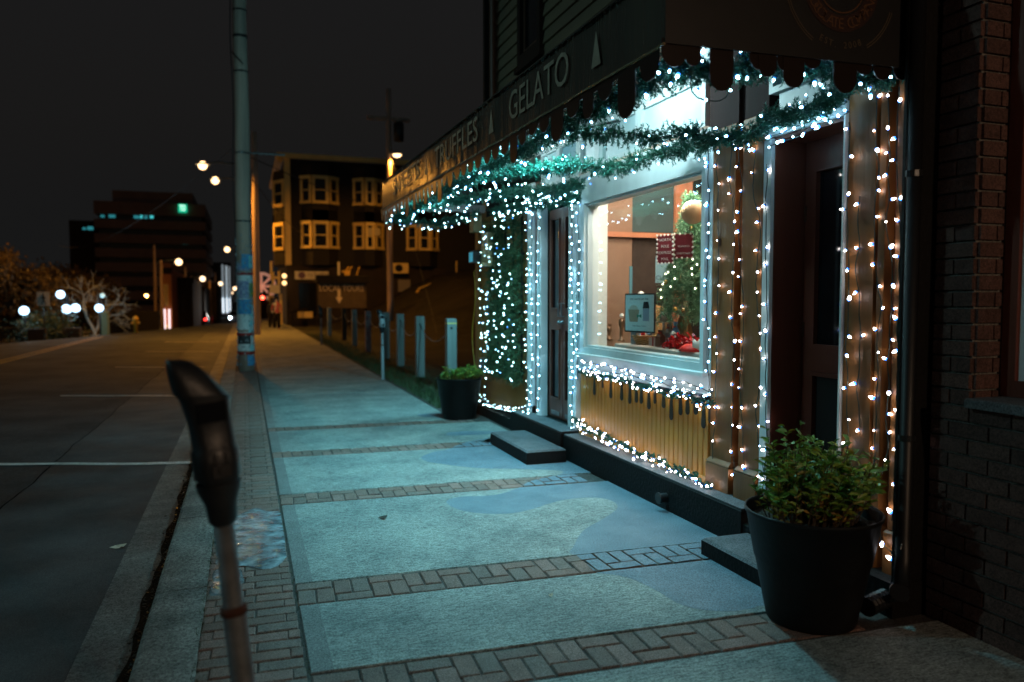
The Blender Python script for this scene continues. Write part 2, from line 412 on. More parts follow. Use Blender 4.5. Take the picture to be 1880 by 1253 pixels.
def smooth_poly(poly, keep):
    out = []
    n = len(poly)
    for i in range(n):
        a, b = poly[i], poly[(i+1)%n]
        if i in keep: out += [a]; continue
        p0, p3 = poly[i-1], poly[(i+2)%n]
        for t in (0, .33, .66):
            out.append(tuple(.5*((2*a[k])+(-p0[k]+b[k])*t+(2*p0[k]-5*a[k]+4*b[k]-p3[k])*t*t+(-p0[k]+3*a[k]-3*b[k]+p3[k])*t**3) for k in (0,1)))
    return out
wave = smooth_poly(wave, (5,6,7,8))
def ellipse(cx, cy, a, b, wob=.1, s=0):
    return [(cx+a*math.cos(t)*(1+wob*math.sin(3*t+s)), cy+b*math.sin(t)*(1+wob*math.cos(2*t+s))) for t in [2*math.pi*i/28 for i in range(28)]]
g = onG(790, 763); PATCHES = [wave, ellipse(g.x+.15, g.y, .34, .2, .12, 1), ellipse(2.55, 8.75, .38, .13, .2, 2), ellipse(2.75, 8.2, .25, .16, .2, 3)]  # the wave outline and three smaller blue-grey ellipses
def clip(poly, quad):
    out = poly
    n = len(quad)
    for i in range(n):
        a, b = quad[i], quad[(i+1)%n]
        def side(p): return (b[0]-a[0])*(p[1]-a[1])-(b[1]-a[1])*(p[0]-a[0])
        inp, out = out, []
        for j in range(len(inp)):
            p, q = inp[j-1], inp[j]; sp, sq = side(p), side(q)
            if (sp >= 0) != (sq >= 0):
                t = sp/(sp-sq); out.append((p[0]+(q[0]-p[0])*t, p[1]+(q[1]-p[1])*t))
            if sq >= 0: out.append(q)
        if len(out) < 3: return []
    return out
patch_mb = MB()
def patch_over(quad, z):
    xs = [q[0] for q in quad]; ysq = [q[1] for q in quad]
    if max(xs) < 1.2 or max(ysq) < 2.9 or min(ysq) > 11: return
    for pl in PATCHES:
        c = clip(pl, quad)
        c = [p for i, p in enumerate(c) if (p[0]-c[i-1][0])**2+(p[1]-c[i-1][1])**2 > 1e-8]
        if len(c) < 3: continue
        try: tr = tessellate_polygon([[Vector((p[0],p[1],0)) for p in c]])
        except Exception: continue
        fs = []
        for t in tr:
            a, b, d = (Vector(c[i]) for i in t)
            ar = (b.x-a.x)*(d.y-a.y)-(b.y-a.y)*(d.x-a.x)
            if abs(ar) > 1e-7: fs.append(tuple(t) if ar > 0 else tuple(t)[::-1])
        patch_mb.add([(p[0], p[1], z+.0015) for p in c], fs)
bands = [(1.55,1.85),(2.98,3.28),(4.08,4.38),(6.16,6.47),(8.03,8.33),(9.68,9.95)]
slabs = [(-1.0,1.54),(1.86,2.97),(3.29,4.07),(4.39,6.15),(6.48,8.02),(8.34,9.67),(9.96,13.35),(13.37,18.9)]
yy = 18.92
while yy < 75: slabs.append((yy, yy+2.95)); yy += 2.97
for i, (a, b) in enumerate(slabs):
    xr = (XR+.3 if b < 2.98 else XR) if b < 10 else 2.62
    z = .0 - (drop(1, (a+b)/2) if a > 40 else 0)+random.uniform(-.002,.003)
    def q(x, y): return (x, skew(x, y))
    w1 = .10; g_ = .006; mb = MB()
    x0 = XL+.012
    for (xa, xb, mi) in ((x0, x0+w1, 1), (x0+w1, xr, 0)):
        c = [q(xa,a+g_), q(xb,a+g_), q(xb,b-g_), q(xa,b-g_)]
        k = len(mb.v); e = .006
        # rounded arrises: the top is set in slightly
        lo = [(x, y, z-.05) for x, y in c]; mid = [(x, y, z-e) for x, y in c]
        ins = [(c[0][0]+(e if mi == 1 else 0), c[0][1]+e), (c[1][0]-(e if mi == 0 else 0), c[1][1]+e), (c[2][0]-(e if mi == 0 else 0), c[2][1]-e), (c[3][0]+(e if mi == 1 else 0), c[3][1]-e)]
        top = [(x, y, z) for x, y in ins]
        mb.add(lo+mid+top, [(0,1,5,4),(2,3,7,6),(4,5,9,8),(6,7,11,10)]+([(3,0,4,7),(7,4,8,11)] if mi else [(1,2,6,5),(5,6,10,9)])+[(8,9,10,11)], mi)
    obj('slab', mb, [M_conc, M_conc_edge], bed)
    if b < 10.2: patch_over([q(x0,a+g_), q(xr,a+g_), q(xr,b-g_), q(x0,b-g_)], z)
    elif a < 11: patch_over([q(x0,a+g_), q(xr,a+g_), q(xr,b-g_), q(x0,b-g_)], z)
# bricks
BW, BL = .1, .2
def brick_mesh(w_, l_, i):
    mb = MB(); mb.bbox(-w_/2, w_/2, -l_/2, l_/2, -.06, 0, .006); return mesh_of(mb, 'brick', M_brk[i])
bm_cross = [brick_mesh(BL-.006, BW-.006, i) for i in range(4)]
bm_along = [brick_mesh(BW-.006, BL-.006, i) for i in range(4)]
bricks = []   # (x, y, along?)
for (a, b) in bands:
    x = XL+.01; k = 0; xmax = XR-.02 if a > 2.9 else XR+.2
    while x+.2 < xmax:
        if k % 2 == 0: cells = [(x+.1, b-.05, 0), (x+.05, a+.1, 1), (x+.15, a+.1, 1)]
        else: cells = [(x+.1, a+.05, 0), (x+.05, b-.1, 1), (x+.15, b-.1, 1)]
        bricks += [(cx, skew(cx, cy), al) for cx, cy, al in cells]
        x += .2; k += 1
    # the last bricks at the end of the band
strip = []
y = 1.5; k = 0
while y < 18.2:
    xs = (-.125, .0775+.0, ) if k % 2 == 0 else (-.175+.0, -.025, .125)
    if k % 2 == 0: strip += [(-.131, y, 0, 1), (.069, y, 0, 1), (.196, y, 0, .27)]
    else: strip += [(-.204, y, 0, .27), (-.077, y, 0, 1), (.123, y, 0, 1)]
    y += .1015; k += 1
near_s = [s for s in strip if 2.9 < s[1] < 7.2]; far_s = [s for s in strip if s[1] >= 7.2]
allb = [(x, y, al, 1) for x, y, al in bricks if y < 8.6]+near_s
allb.sort(key=lambda t: t[1])
one, rest = allb[:298], allb[298:]+far_s+[(x, y, al, 1) for x, y, al in bricks if y >= 8.6]
for (x, y, al, fr) in one:
    i = random.randrange(4); z = random.uniform(-.005, .0)
    o = inst('brick', (bm_along if al else bm_cross)[i], (x, y, z+.002), bed, rot=(jit(.012), jit(.012), SK+jit(.012)), scale=(fr,1,1))
    w2, l2 = ((BW, BL) if al else (BL, BW)); w2 -= .016; l2 -= .016
    patch_over([(x-w2/2,y-l2/2),(x+w2/2,y-l2/2),(x+w2/2,y+l2/2),(x-w2/2,y+l2/2)], .0035)
for i in range(4):
    mb = MB()
    for (x, y, al, fr) in rest[i::4]:
        w2, l2 = ((BW, BL) if al else (BL*fr, BW)); z = random.uniform(-.005, .002)
        mb.bbox(x-w2/2+.0045, x+w2/2-.0045, y-l2/2+.0045, y+l2/2-.0045, z-.05, z, .005)
        if y > 7 and x > 1.2: patch_over([(x-w2/2+.008,y-l2/2+.008),(x+w2/2-.008,y-l2/2+.008),(x+w2/2-.008,y+l2/2-.008),(x-w2/2+.008,y+l2/2-.008)], z)
    obj('brick_paving', mb, M_brk[i], bed, kind='stuff')
obj('blue_grey_wave', patch_mb, M_bluegrey, bed)
# kerb-side edge of the strip: thin weeds in the joint
mb = MB()
for i in range(900):
    y = random.uniform(1.8, 6.5); x = -.232+jit(.016) if random.random() < .6 else .232+jit(.008)
    if x > 0 and random.random() < .6: continue
    h = random.uniform(.008, .03); a = random.uniform(0, 6.28); d = Vector((math.cos(a), math.sin(a), 0))
    p = Vector((x, y, -.004)); q = Vector((-d.y, d.x, 0))*.002
    mb.add([p-q, p+q, p+d*h*.6+ZD*h], [(0,1,2)])
o = obj('joint_weeds', mb, M_grass, kind='stuff'); tag(o, 'thin green weeds growing in the joint behind the kerb', 'weeds')
# ice patch over the brick strip by the meter
def blob_sheet(cx, cy, a, b, z, n=46, wob=.22, seed=1, amp=.006):
    mb = MB(); rings = 12
    mb.v.append((cx, cy, z+amp))
    for r_ in range(1, rings+1):
        for i in range(n):
            t = 2*math.pi*i/n; k = r_/rings
            e = 1+wob*noise.noise(Vector((math.cos(t)*1.6, math.sin(t)*1.6, seed)))*1.6
            # squarish outline
            sq = 1/max(abs(math.cos(t)), abs(math.sin(t)))**.55
            x = cx+a*math.cos(t)*k*e*sq; y = cy+b*math.sin(t)*k*e*sq
            x = min(max(x, -.228), .222)
            h = amp*(1-k**3)+.004*noise.noise(Vector((x*16, y*16, seed)))*(1-k**4)
            mb.v.append((x, y, z+h if r_ < rings else z-.004))
    for i in range(n): mb.f.append((0, 1+i, 1+(i+1)%n)); mb.mi.append(0)
    for r_ in range(rings-1):
        for i in range(n):
            k0 = 1+r_*n; mb.f.append((k0+i, k0+n+i, k0+n+(i+1)%n, k0+(i+1)%n)); mb.mi.append(0)
    return mb
o = obj('ice_patch', blob_sheet(.01, 5.45, .24, .62, .006, seed=3), M_ice, smooth=True); tag(o, 'glistening frozen puddle across the brick strip beside the near meter', 'ice')
o = obj('ice_patch', blob_sheet(-.13, 4.55, .09, .22, .005, seed=5), M_ice, smooth=True); tag(o, 'small frozen splash between kerb and big ice puddle', 'ice')
M_ice2 = mat('dull gutter ice', (.10,.115,.12), .38, (.07,.08,.085), 14, .8, 17, dist=.03)
def gutter_ice(cx, cy, a, b, seed):
    mb = blob_sheet(0, 0, a, b, -.112, seed=seed, amp=.004)
    mb.v = [(cx+v[0], cy+v[1], v[2]) for v in mb.v]; return mb
# a fallen leaf in the gutter and one on the slab
def leaf_litter(px, py, z, size, label, m):
    p = onG(px, py, z); mb = MB(); n = 9; pts = []
    for i in range(n):
        t = 2*math.pi*i/n; r_ = size*(1 if i % 2 else .5); pts.append((p.x+r_*math.cos(t), p.y+r_*math.sin(t), z+.004+.012*abs(math.sin(t*1.5))))
    mb.add([(p.x, p.y, z+.004)]+pts, [(0, 1+i, 1+(i+1)%n) for i in range(n)])
    tag(obj('fallen_leaf', mb, m), label, 'leaf')
leaf_litter(218, 1006, -.116, .06, 'crumpled pale maple leaf lying at the edge of the gutter', M_signw)
leaf_litter(704, 952, .001, .045, 'small dark leaf lying on the large concrete slab', M_bark2)
leaf_litter(1012, 1096, .001, .02, 'tiny pale leaf on the slab under the brick band', M_signw)
M_lo = mat('dry leaf', (.16,.06,.02), .7)
M_glint = mat('wet leaf scraps', (.07,.035,.015), .3, (.02,.012,.008), 60)
mb = MB()
for k in range(1500):
    y = random.uniform(2.0, 9.5); x = -.505-abs(random.gauss(0, .035)); z = -.110+random.random()*.014
    a_ = random.uniform(0, 6.28); t_ = jit(.7); s_ = random.uniform(.004, .016); d = Vector((math.cos(a_)*math.cos(t_), math.sin(a_)*math.cos(t_), math.sin(t_)))*s_; e_ = Vector((-math.sin(a_), math.cos(a_), jit(.6)))*s_*.5; p = Vector((x, y, z))
    mb.add([p-d, p+e_, p+d, p-e_], [(0,1,2,3)])
tag(obj('gutter_litter', mb, M_glint, kind='stuff'), 'wet leaf scraps and grit lying along the foot of the kerb', 'litter')
M_lo2 = mat('dry leaf', (.16,.06,.02), .7)
# verge and lot on the right beyond the shop
def lot_z(x, y):
    r_ = max(0, min(1, (y-24)/26)); s_ = max(0, min(1, (x-4.6)/9))
    return -.06+3.6*(r_*r_*(3-2*r_))*(s_*s_*(3-2*s_))+.05*noise.noise(Vector((x*.5, y*.5, 0)))-drop(x, y)
sheet('verge', lambda y: 2.60, lambda y: 4.3, span(10.9, 48, 50), lambda x, y: -.025+.03*noise.noise(Vector((x*2, y*2, 0))), M_verge, nx=4)
sheet('empty_lot', lambda y: 4.3, lambda y: 120, [10.9]+span(12, 49.5, 30)+[60,80,120,300], lambda x, y: lot_z(x, y), M_lot, nx=60)
mb = MB()
for i in range(9000):
    y = 11+random.random()**1.6*26; x = 2.66+abs(random.gauss(0, .5))
    if x > 4.4: continue
    h = random.uniform(.03, .13); a = random.uniform(0, 6.28); d = Vector((math.cos(a), math.sin(a), 0)); p = Vector((x, y, -.03)); q = Vector((-d.y, d.x, 0))*.006
    mb.add([p-q, p+q, p+d*h*.5+ZD*h], [(0,1,2)])
tag(obj('verge_grass', mb, M_grass, kind='stuff'), 'rough grass along the bollards beside the sidewalk', 'grass')
def ring(mb, x0, x1, a0, a1, b0, b1, c0, c1, d0, d1, mi=0):
    """rectangular frame: outer (a0..a1, c0..c1) inner (b0..b1, d0..d1)"""
    mb.box(x0,x1,a0,b0,c0,c1,mi).box(x0,x1,b1,a1,c0,c1,mi).box(x0,x1,b0,b1,c0,d0,mi).box(x0,x1,b0,b1,d1,c1,mi); return mb
# ================================================================== THE SHOP
FX0 = 3.20                                      # face of the shop front
shop = thing('chocolate_shop', 'brown two storey corner shop with lit display window under a dark dripping awning', 'shop', (FX0, 6.8, 0))
def sp(name, mb, m, parent=None, **k): return obj(name, mb, m, parent or shop, **k)
GAP = .002
# --- base ledge
mb = MB()
def ledge_top(y): return .245 if y < 6.95 else .255
n = 40
for (ya, yb, xf, zt) in ((4.10, 7.02, 3.0, .245), (7.024, 8.56, 2.97, .27), (8.564, 10.62, 3.08, .13)):
    mb.bbox(xf, 3.6, ya, yb, -.12, zt, .012)
sp('base_ledge', mb, M_black)
sp('ledge_top', MB().bbox(3.006, 3.196, 4.105, 7.015, .246, .252, .002).bbox(2.98, 3.196, 7.03, 8.555, .271, .277, .002), M_stone)
sp('vent_pipe', MB().tube([(2.93,5.02,.10),(3.02,5.02,.10)], .035, 16).tube([(2.925,5.02,.10),(2.94,5.02,.10)], .043, 16), M_dmetal)
sp('plinth_wall', MB().box(3.05, 3.6, 2.92, 4.098, -.1, .17), M_black)
# --- lower rooms' shell (so that the lit interior is a real room)
M_intwall = mat('interior wall', (.30,.165,.105), .6, (.24,.13,.08), 2)
M_intfloor = mat('interior floor', (.20,.10,.05), .5)
M_intceil = mat('interior ceiling', (.55,.5,.42), .8)
sp('back_wall', MB().box(6.0, 6.1, 2.95, 10.55, .3, 3.5), M_dark2)
sp('end_wall', MB().box(3.30, 6.0, 2.93, 2.99, -.1, 7.2), M_dark); sp('end_wall', MB().box(3.28, 6.1, 10.56, 10.64, -.1, 7.2), M_dark)
sp('floor', MB().box(3.3, 6.0, 3.0, 10.55, .24, .3), M_intfloor)
sp('ceiling', MB().box(3.3, 6.0, 3.0, 10.55, 3.3, 3.4), M_intceil)
sp('partition_wall', MB().box(3.3, 6.0, 4.6, 4.66, .3, 3.3), M_intwall); sp('partition_wall', MB().box(3.45, 6.0, 7.06, 7.10, .3, 3.3), M_intwall)
# --- clapboards left of the doors (Y 8.56-10.6)
for i in range(17):
    z = .16+i*.152; mb = MB()
    mb.add([(FX0+.03,8.57,z),(FX0-.012,8.57,z),(FX0+.012,8.57,z+.158),(FX0+.03,8.57,z+.158),(FX0+.03,10.5,z),(FX0-.012,10.5,z),(FX0+.012,10.5,z+.158),(FX0+.03,10.5,z+.158)],
           [(3,2,1,0),(4,5,6,7),(0,1,5,4),(1,2,6,5),(2,3,7,6),(3,0,4,7)])
    sp('clapboard', mb, M_clap)
sp('corner_board', MB().bbox(3.155, 3.28, 10.50, 10.64, .12, 3.0, .006), M_clap)
sp('trim_board', MB().box(3.165, 3.24, 8.47, 8.57, .15, 2.75), M_brown)
# --- pilaster left of the doors (white)
sp('white_pilaster', MB().bbox(3.15, 3.25, 8.30, 8.466, .14, 2.95, .006).box(3.14, 3.25, 8.30, 8.466, .14, .36), M_white)
sp('white_pilaster', MB().bbox(3.165, 3.25, 8.07, 8.19, .275, 2.75, .006), M_white)
sp('trim_board', MB().box(3.19, 3.24, 8.192, 8.298, .27, 2.95), M_dbrown)
# --- double doors
dy0, dym, dy1 = 7.28, 7.655, 8.06
for (a, b) in ((dy0+.02, dym-.006), (dym+.006, dy1-.01)):
    mb = MB(); X0, X1 = 3.262, 3.30
    st = .075
    mb.box(X0,X1,a,a+st,.30,2.60).box(X0,X1,b-st,b,.30,2.60)
    mb.box(X0,X1,a+st,b-st,.30,.50).box(X0,X1,a+st,b-st,1.28,1.50).box(X0,X1,a+st,b-st,2.50,2.60)
    for (z0, z1) in ((.50,1.28),(1.50,2.50)):
        mb.box(X0-.012,X0,a+st,a+st+.012,z0,z1).box(X0-.012,X0,b-st-.012,b-st,z0,z1).box(X0-.012,X0,a+st+.012,b-st-.012,z0,z0+.012).box(X0-.012,X0,a+st+.012,b-st-.012,z1-.012,z1)
    d = sp('door', mb, M_dbrown)
    for (z0, z1) in ((.5,1.28),(1.5,2.5)): sp('pane', MB().box(X0+.014,X0+.02,a+st,b-st,z0,z1), M_dglass, d)
    hy = b-.035 if a < 7.4 else a+.035
    sp('handle', MB().tube([(3.262,hy,1.56),(3.225,hy,1.56),(3.225,hy,1.42),(3.262,hy,1.42)], .008, 6).lathe([(.0001,0),(.022,0),(.026,.02),(.0001,.04)], 10, (3.235,hy,1.34)), M_metal, d)
    sp('kick_plate', MB().box(X0-.006,X0,a+st,b-st,.315,.36), M_metal, d)
sp('door_casing', MB().bbox(3.16,3.32,7.07,7.275,.28,2.64,.005).bbox(3.16,3.32,7.07,8.066,2.644,2.78,.005).box(3.20,3.32,7.276,7.29,.28,2.63), M_white)
sp('door_notice', MB().box(3.2555,3.2585,7.36,7.45,2.36,2.50), M_signw)
# --- transoms above the doors and over the window: white frames, frosted panes
M_trans = mat('frosted transom pane', (.62,.70,.70), .35, (.5,.6,.62), 2)
M_transb = mat('blue frosted pane', (.22,.42,.50), .35, (.18,.36,.45), 2)
for (ya, yb, z0, z1, mm) in ((7.10,7.56,2.84,3.25,M_transb),(7.62,8.05,2.84,3.25,M_trans),(4.86,5.80,2.86,3.24,M_trans),(5.87,6.60,2.86,3.24,M_trans),(6.66,7.03,2.86,3.24,M_trans)):
    mb = MB(); t = .045
    mb.bbox(3.17,3.24,ya-.03,ya+t-.03,z0,z1,.004).bbox(3.17,3.24,yb-t+.03,yb+.03,z0,z1,.004).box(3.172,3.24,ya+t-.03,yb-t+.03,z0,z0+t).box(3.172,3.24,ya+t-.03,yb-t+.03,z1-t,z1)
    f = sp('transom', mb, M_white)
    sp('pane', MB().box(3.205,3.21,ya+t-.03,yb-t+.03,z0+t,z1-t), mm, f)
sp('head_board', MB().box(3.19,3.3,4.80,8.30,3.25,3.42).box(3.195,3.3,7.05,8.30,2.785,2.838), M_white)
M_plum = mat('plum brown board', (.035,.014,.013), .8, (.026,.011,.010), 5, .2, 30, (1,1,.15), spec=.15)
for (ya, yb) in ((4.13,4.37),(4.375,4.44),(4.445,4.79)): sp('head_board', MB().bbox(3.185 if yb-ya > .1 else 3.21,3.3,ya,yb,2.802,3.42,.004), M_plum)
sp('head_board', MB().box(3.192,3.3,2.95,3.43,2.802,3.42), M_brown)
for (ya, yb) in ((3.44,3.76),(3.79,4.12)):
    f = sp('transom', ring(MB(), 3.175,3.24, ya,yb, ya+.035,yb-.035, 2.905,3.30, 2.945,3.26), M_white)
    sp('pane', MB().box(3.205,3.21,ya+.035,yb-.035,2.945,3.26), M_transb, f)
sp('shade_strip', MB().box(3.06,3.27,2.924,2.942,-.1,3.2), M_black)  # added black strip standing in for the shadow behind the downpipe
# --- the display window
wy0, wy1, wz0, wz1 = 4.74, 7.04, .90, 2.72
gy0, gy1, gz0, gz1 = 4.86, 6.86, 1.155, 2.52
mb = MB()
ring(mb, 3.185,3.30, wy0,wy1, wy0+.05,wy1-.075, wz0,wz1+.08, 1.03,2.66)
ring(mb, 3.155,3.30, wy0+.052,wy1-.077, gy0-.022,gy1+.022, 1.032,2.658, gz0-.02,gz1+.02)
ring(mb, 3.185,3.30, gy0-.020,gy1+.020, gy0,gy1, gz0-.018,gz1+.018, gz0,gz1)
mb.bbox(3.115,3.185, wy0,wy1-.02, 1.045,1.075,.006)
mb.box(3.165,3.185, wy0,wy1, .90,.925).box(3.165,3.185,wy0+.002,wy1-.002,2.80,2.835)
win = sp('window', mb, M_white)
sp('pane', MB().box(3.235,3.241,gy0,gy1,gz0,gz1), M_glass, win)
sp('window_board', MB().box(3.30,3.95,4.70,7.02,1.06,1.10), M_white, win)
sp('reveal', MB().box(3.30,3.42,6.90,6.98,1.10,2.70), mat('bright reveal paint', (.78,.8,.76), .5), win)
# --- beadboard under the window, with painted drips
nb = 33; by0, by1 = 4.76, 7.02
for i in range(nb):
    a = by0+(by1-by0)*i/nb; b = by0+(by1-by0)*(i+1)/nb
    mb = MB(); mb.add([(3.215,a,.30),(3.197,a+.004,.30),(3.189,a+.008,.30),(3.189,b-.008,.30),(3.197,b-.004,.30),(3.215,b,.30)]+[(3.215,a,.885),(3.197,a+.004,.885),(3.189,a+.008,.885),(3.189,b-.008,.885),(3.197,b-.004,.885),(3.215,b,.885)],
        [(0,1,7,6),(1,2,8,7),(2,3,9,8),(3,4,10,9),(4,5,11,10),(0,5,4,3,2,1),(6,7,8,9,10,11)])
    sp('beadboard_slat', mb, M_cream)
sp('base_board', MB().box(3.175,3.22,4.76,7.02,.252,.30), M_cream)
# drips hang on the beadboard: flat cut shapes
def drip_poly(w, L, neck=.5):
    pts = [(-w*.75,0),(-w*neck*.5,-L*.22),(-w*.42,-L*.6)]
    for i in range(7):
        t = math.pi+math.pi*i/6; pts.append((w*.5*math.cos(t), -L+w*.5+w*.5*math.sin(t)*1.0))
    pts += [(w*.42,-L*.6),(w*neck*.5,-L*.22),(w*.75,0)]
    return pts
random.seed(11)
tops = []
for (px, tip) in ((1091,726),(1106,713),(1121,732),(1141,736),(1156,742),(1168,740),(1177,742),(1191,752),(1202,742),(1218,750),(1232,772),(1249,763),(1262,762),(1277,762),(1291,787),(1304,778)):
    t = onX(px, tip, 3.185); L = .90-t.z
    sp('drip', MB().prism(drip_poly(.042 if L < .16 else .055, L), (3.188, t.y, .90), (0,-1,0), (0,0,1), (-1,0,0), .004), M_drip)
sp('drip_board', MB().box(3.166,3.19,4.76,7.04,.862,.897), M_drip)
# --- brown double pilaster
for (a, b) in ((4.15,4.365),(4.445,4.70)):
    sp('pilaster', MB().bbox(3.165,3.26,a,b,.47,2.80,.006), M_brown)
    mb = MB(); mb.bbox(3.135,3.26,a-.01,b+.01,.17,.44,.012); mb.add([(3.135,a-.01,.441),(3.165,a,.468),(3.26,a,.468),(3.26,a-.01,.441),(3.135,b+.01,.441),(3.165,b,.468),(3.26,b,.468),(3.26,b+.01,.441)],[(0,4,5,1),(0,1,2,3),(4,7,6,5),(1,5,6,2)])
    sp('plinth', mb, M_brown)
sp('groove_board', MB().box(3.235,3.27,4.366,4.444,.17,2.80), M_dbrown)
sp('base_ledge', MB().bbox(3.01,3.13,4.02,4.096,-.1,.16,.01), M_black)
# --- casing of the brown door, the door itself set back
sp('door_casing', MB().bbox(3.15,3.176,4.052,4.125,.17,2.62,.006).bbox(3.15,3.176,3.44,4.125,2.624,2.76,.006).box(3.15,3.19,3.425,3.438,.17,2.70), M_white); sp('door_jamb', MB().box(3.192,3.55,3.426,3.437,.17,2.6), M_dbrown)
sp('door_reveal', MB().box(3.178,3.55,4.045,4.115,.17,2.62).box(3.178,3.55,3.44,4.043,2.60,2.622), M_dbrown)
mb = MB(); X0, X1 = 3.40, 3.45
a, b = 3.44, 4.03
mb.box(X0,X1,a,a+.11,.18,2.6).box(X0,X1,b-.11,b,.18,2.6).box(X0,X1,a+.11,b-.11,.18,.42).box(X0,X1,a+.11,b-.11,1.12,1.32).box(X0,X1,a+.11,b-.11,2.40,2.6)
for (z0, z1) in ((.42,1.12),(1.32,2.40)):
    ring(mb, X0-.014, X0, a+.085, b-.085, a+.112, b-.112, z0-.025, z1+.025, z0, z1)
door2 = sp('door', mb, M_dbrown)
for (z0, z1) in ((.42,1.12),(1.32,2.40)): sp('panel', MB().box(X0+.02,X0+.03,a+.11,b-.11,z0,z1), M_dglass if z0 > 1 else M_dark, door2)
sp('hinge', MB().box(3.392,3.40,4.015,4.03,1.36,1.46).box(3.392,3.40,4.015,4.03,2.1,2.2), M_rust, door2)
sp('transom', MB().box(3.20,3.26,3.46,4.05,2.762,2.90), M_white)
# --- brown boards at the right end, the groove between them
for (a, b) in ((3.215,3.415),(3.145,3.19),(2.945,3.075)):
    sp('pilaster', MB().bbox(3.165,3.26,a,b,.40,2.80,.005), M_brown)
    sp('plinth', MB().bbox(3.14,3.26,a-.005,b+.005,.16,.395,.01), M_brown)
sp('groove_board', MB().box(3.23,3.27,3.0755,3.1445,.17,2.80), M_dbrown)
sp('flashing_strip', MB().tube([(3.15,2.93,2.70),(3.15,2.93,.55)], .004, 5), M_metal)
sp('house_number', MB().box(3.160,3.1645,4.60,4.63,1.98,2.03), M_rust)
# --- upper storey
yend = 10.40
sp('upper_wall', MB().box(3.36,3.45,2.9,yend,3.42,7.2), M_clapup)
for i in range(22):
    z = 3.80+i*.155
    if z > 6.6: break
    for (a, b) in ((2.9, 8.42), (9.22, yend-.2)) if 4.5 < z+.15 else ((2.9, yend-.2),):
        mb = MB(); mb.add([(3.362,a,z),(3.322,a,z),(3.350,a,z+.160),(3.362,a,z+.160),(3.362,b,z),(3.322,b,z),(3.350,b,z+.160),(3.362,b,z+.160)],
           [(3,2,1,0),(4,5,6,7),(0,1,5,4),(1,2,6,5),(2,3,7,6),(3,0,4,7)])
        sp('clapboard', mb, M_clapup)
sp('corner_board', MB().bbox(3.30,3.44,yend-.19,yend,3.42,7.2,.01), M_trimbrown)
sp('band_board', MB().bbox(3.29,3.36,2.9,yend,3.43,3.62,.01).bbox(3.30,3.36,2.9,yend,3.624,3.79,.01), M_trimbrown)
sp('downpipe', MB().tube([(3.26,yend-.28,7.1),(3.26,yend-.28,3.3)], .045, 12).box(3.25,3.3,yend-.32,yend-.24,5.2,5.24), M_trimbrown)
f = sp('window', ring(MB(), 3.285,3.36, 8.43,9.21, 8.53,9.11, 4.50,7.0, 4.64,6.9).bbox(3.26,3.36,8.38,9.26,4.44,4.50,.01), M_dark)
sp('sash', ring(MB(), 3.335,3.36, 8.531,9.109, 8.58,9.06, 4.641,6.89, 4.70,5.75), M_trimbrown, f)
sp('pane', MB().box(3.345,3.35,8.58,9.06,4.70,6.8), M_dglass, f)
# --- awning
AX, AY0, AY1, AZ0, AZ1 = 1.75, 2.98, 10.25, 2.72, 3.06
def az(y): return AZ0+.012*(y-3)                      # it hangs a little lower at the near corner
awn = MB()
# front fascia as a gently wrinkled sheet with thickness
ny, nz_ = 150, 6
def wr(y, z): return .010*noise.noise(Vector((0, y*3.0, z*1.5)))+.006*noise.noise(Vector((3, y*9, z*2)))
for j in range(ny+1):
    y = AY0+(AY1-AY0)*j/ny
    for i in range(nz_+1):
        z = az(y)+(AZ1+.012*(y-3)-az(y))*i/nz_
        awn.v.append((AX+wr(y, z), y, z))
for j in range(ny):
    for i in range(nz_):
        q = j*(nz_+1)+i; awn.f.append((q, q+nz_+1, q+nz_+2, q+1)); awn.mi.append(0)
k = len(awn.v)
for (y) in (AY0, AY1):      # roof sheet: a flat lip over the fascia, then the slope up to the wall
    zt_ = AZ1+.012*(y-3)-.004
    awn.v += [(AX-.024, y, zt_-.010), (AX-.022, y, zt_), (AX+.03, y, zt_), (3.30, y, 3.62)]
for i in range(3): awn.f.append((k+i, k+4+i, k+5+i, k+1+i)); awn.mi.append(0)
awning = sp('awning', awn, M_awn)
# near end: a big panel up to the roof line
endz = 3.62
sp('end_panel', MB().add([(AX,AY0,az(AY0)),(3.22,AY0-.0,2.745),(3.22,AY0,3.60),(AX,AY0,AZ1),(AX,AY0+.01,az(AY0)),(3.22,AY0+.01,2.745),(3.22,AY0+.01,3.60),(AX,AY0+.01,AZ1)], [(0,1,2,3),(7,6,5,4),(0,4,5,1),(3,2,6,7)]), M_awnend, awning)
sp('end_panel', MB().box(AX,3.15,AY1,AY1+.01,2.82,3.12), M_awnend, awning)
sp('soffit_rail', MB().box(AX+.1,3.15,AY1-.12,AY1-.04,2.80,2.90), M_metal, awning)
sp('frame_tube', MB().tube([(AX+.03,AY0+.03,2.76),(AX+.03,AY1-.03,2.85)], .014, 8).tube([(AX+.03,AY0+.03,2.76),(3.19,AY0+.03,2.78)], .014, 8).tube([(AX+.03,6.2,2.8),(3.19,6.2,3.2)], .012, 6).tube([(AX+.03,AY1-.03,2.85),(3.19,AY1-.03,2.85)], .014, 8), M_dmetal, awning)
# piping along the bottom of the fascia
pip = [(AX-.004+wr(AY0+(AY1-AY0)*j/200, az(0)), AY0+(AY1-AY0)*j/200, az(AY0+(AY1-AY0)*j/200)-.004+.004*noise.noise(Vector((j*.7,0,0)))) for j in range(201)]
sp('piping', MB().tube(pip, .007, 6), mat('gold edge piping', (.22,.18,.10), .22, None, 8, .6, 40, spec=.8), awning)
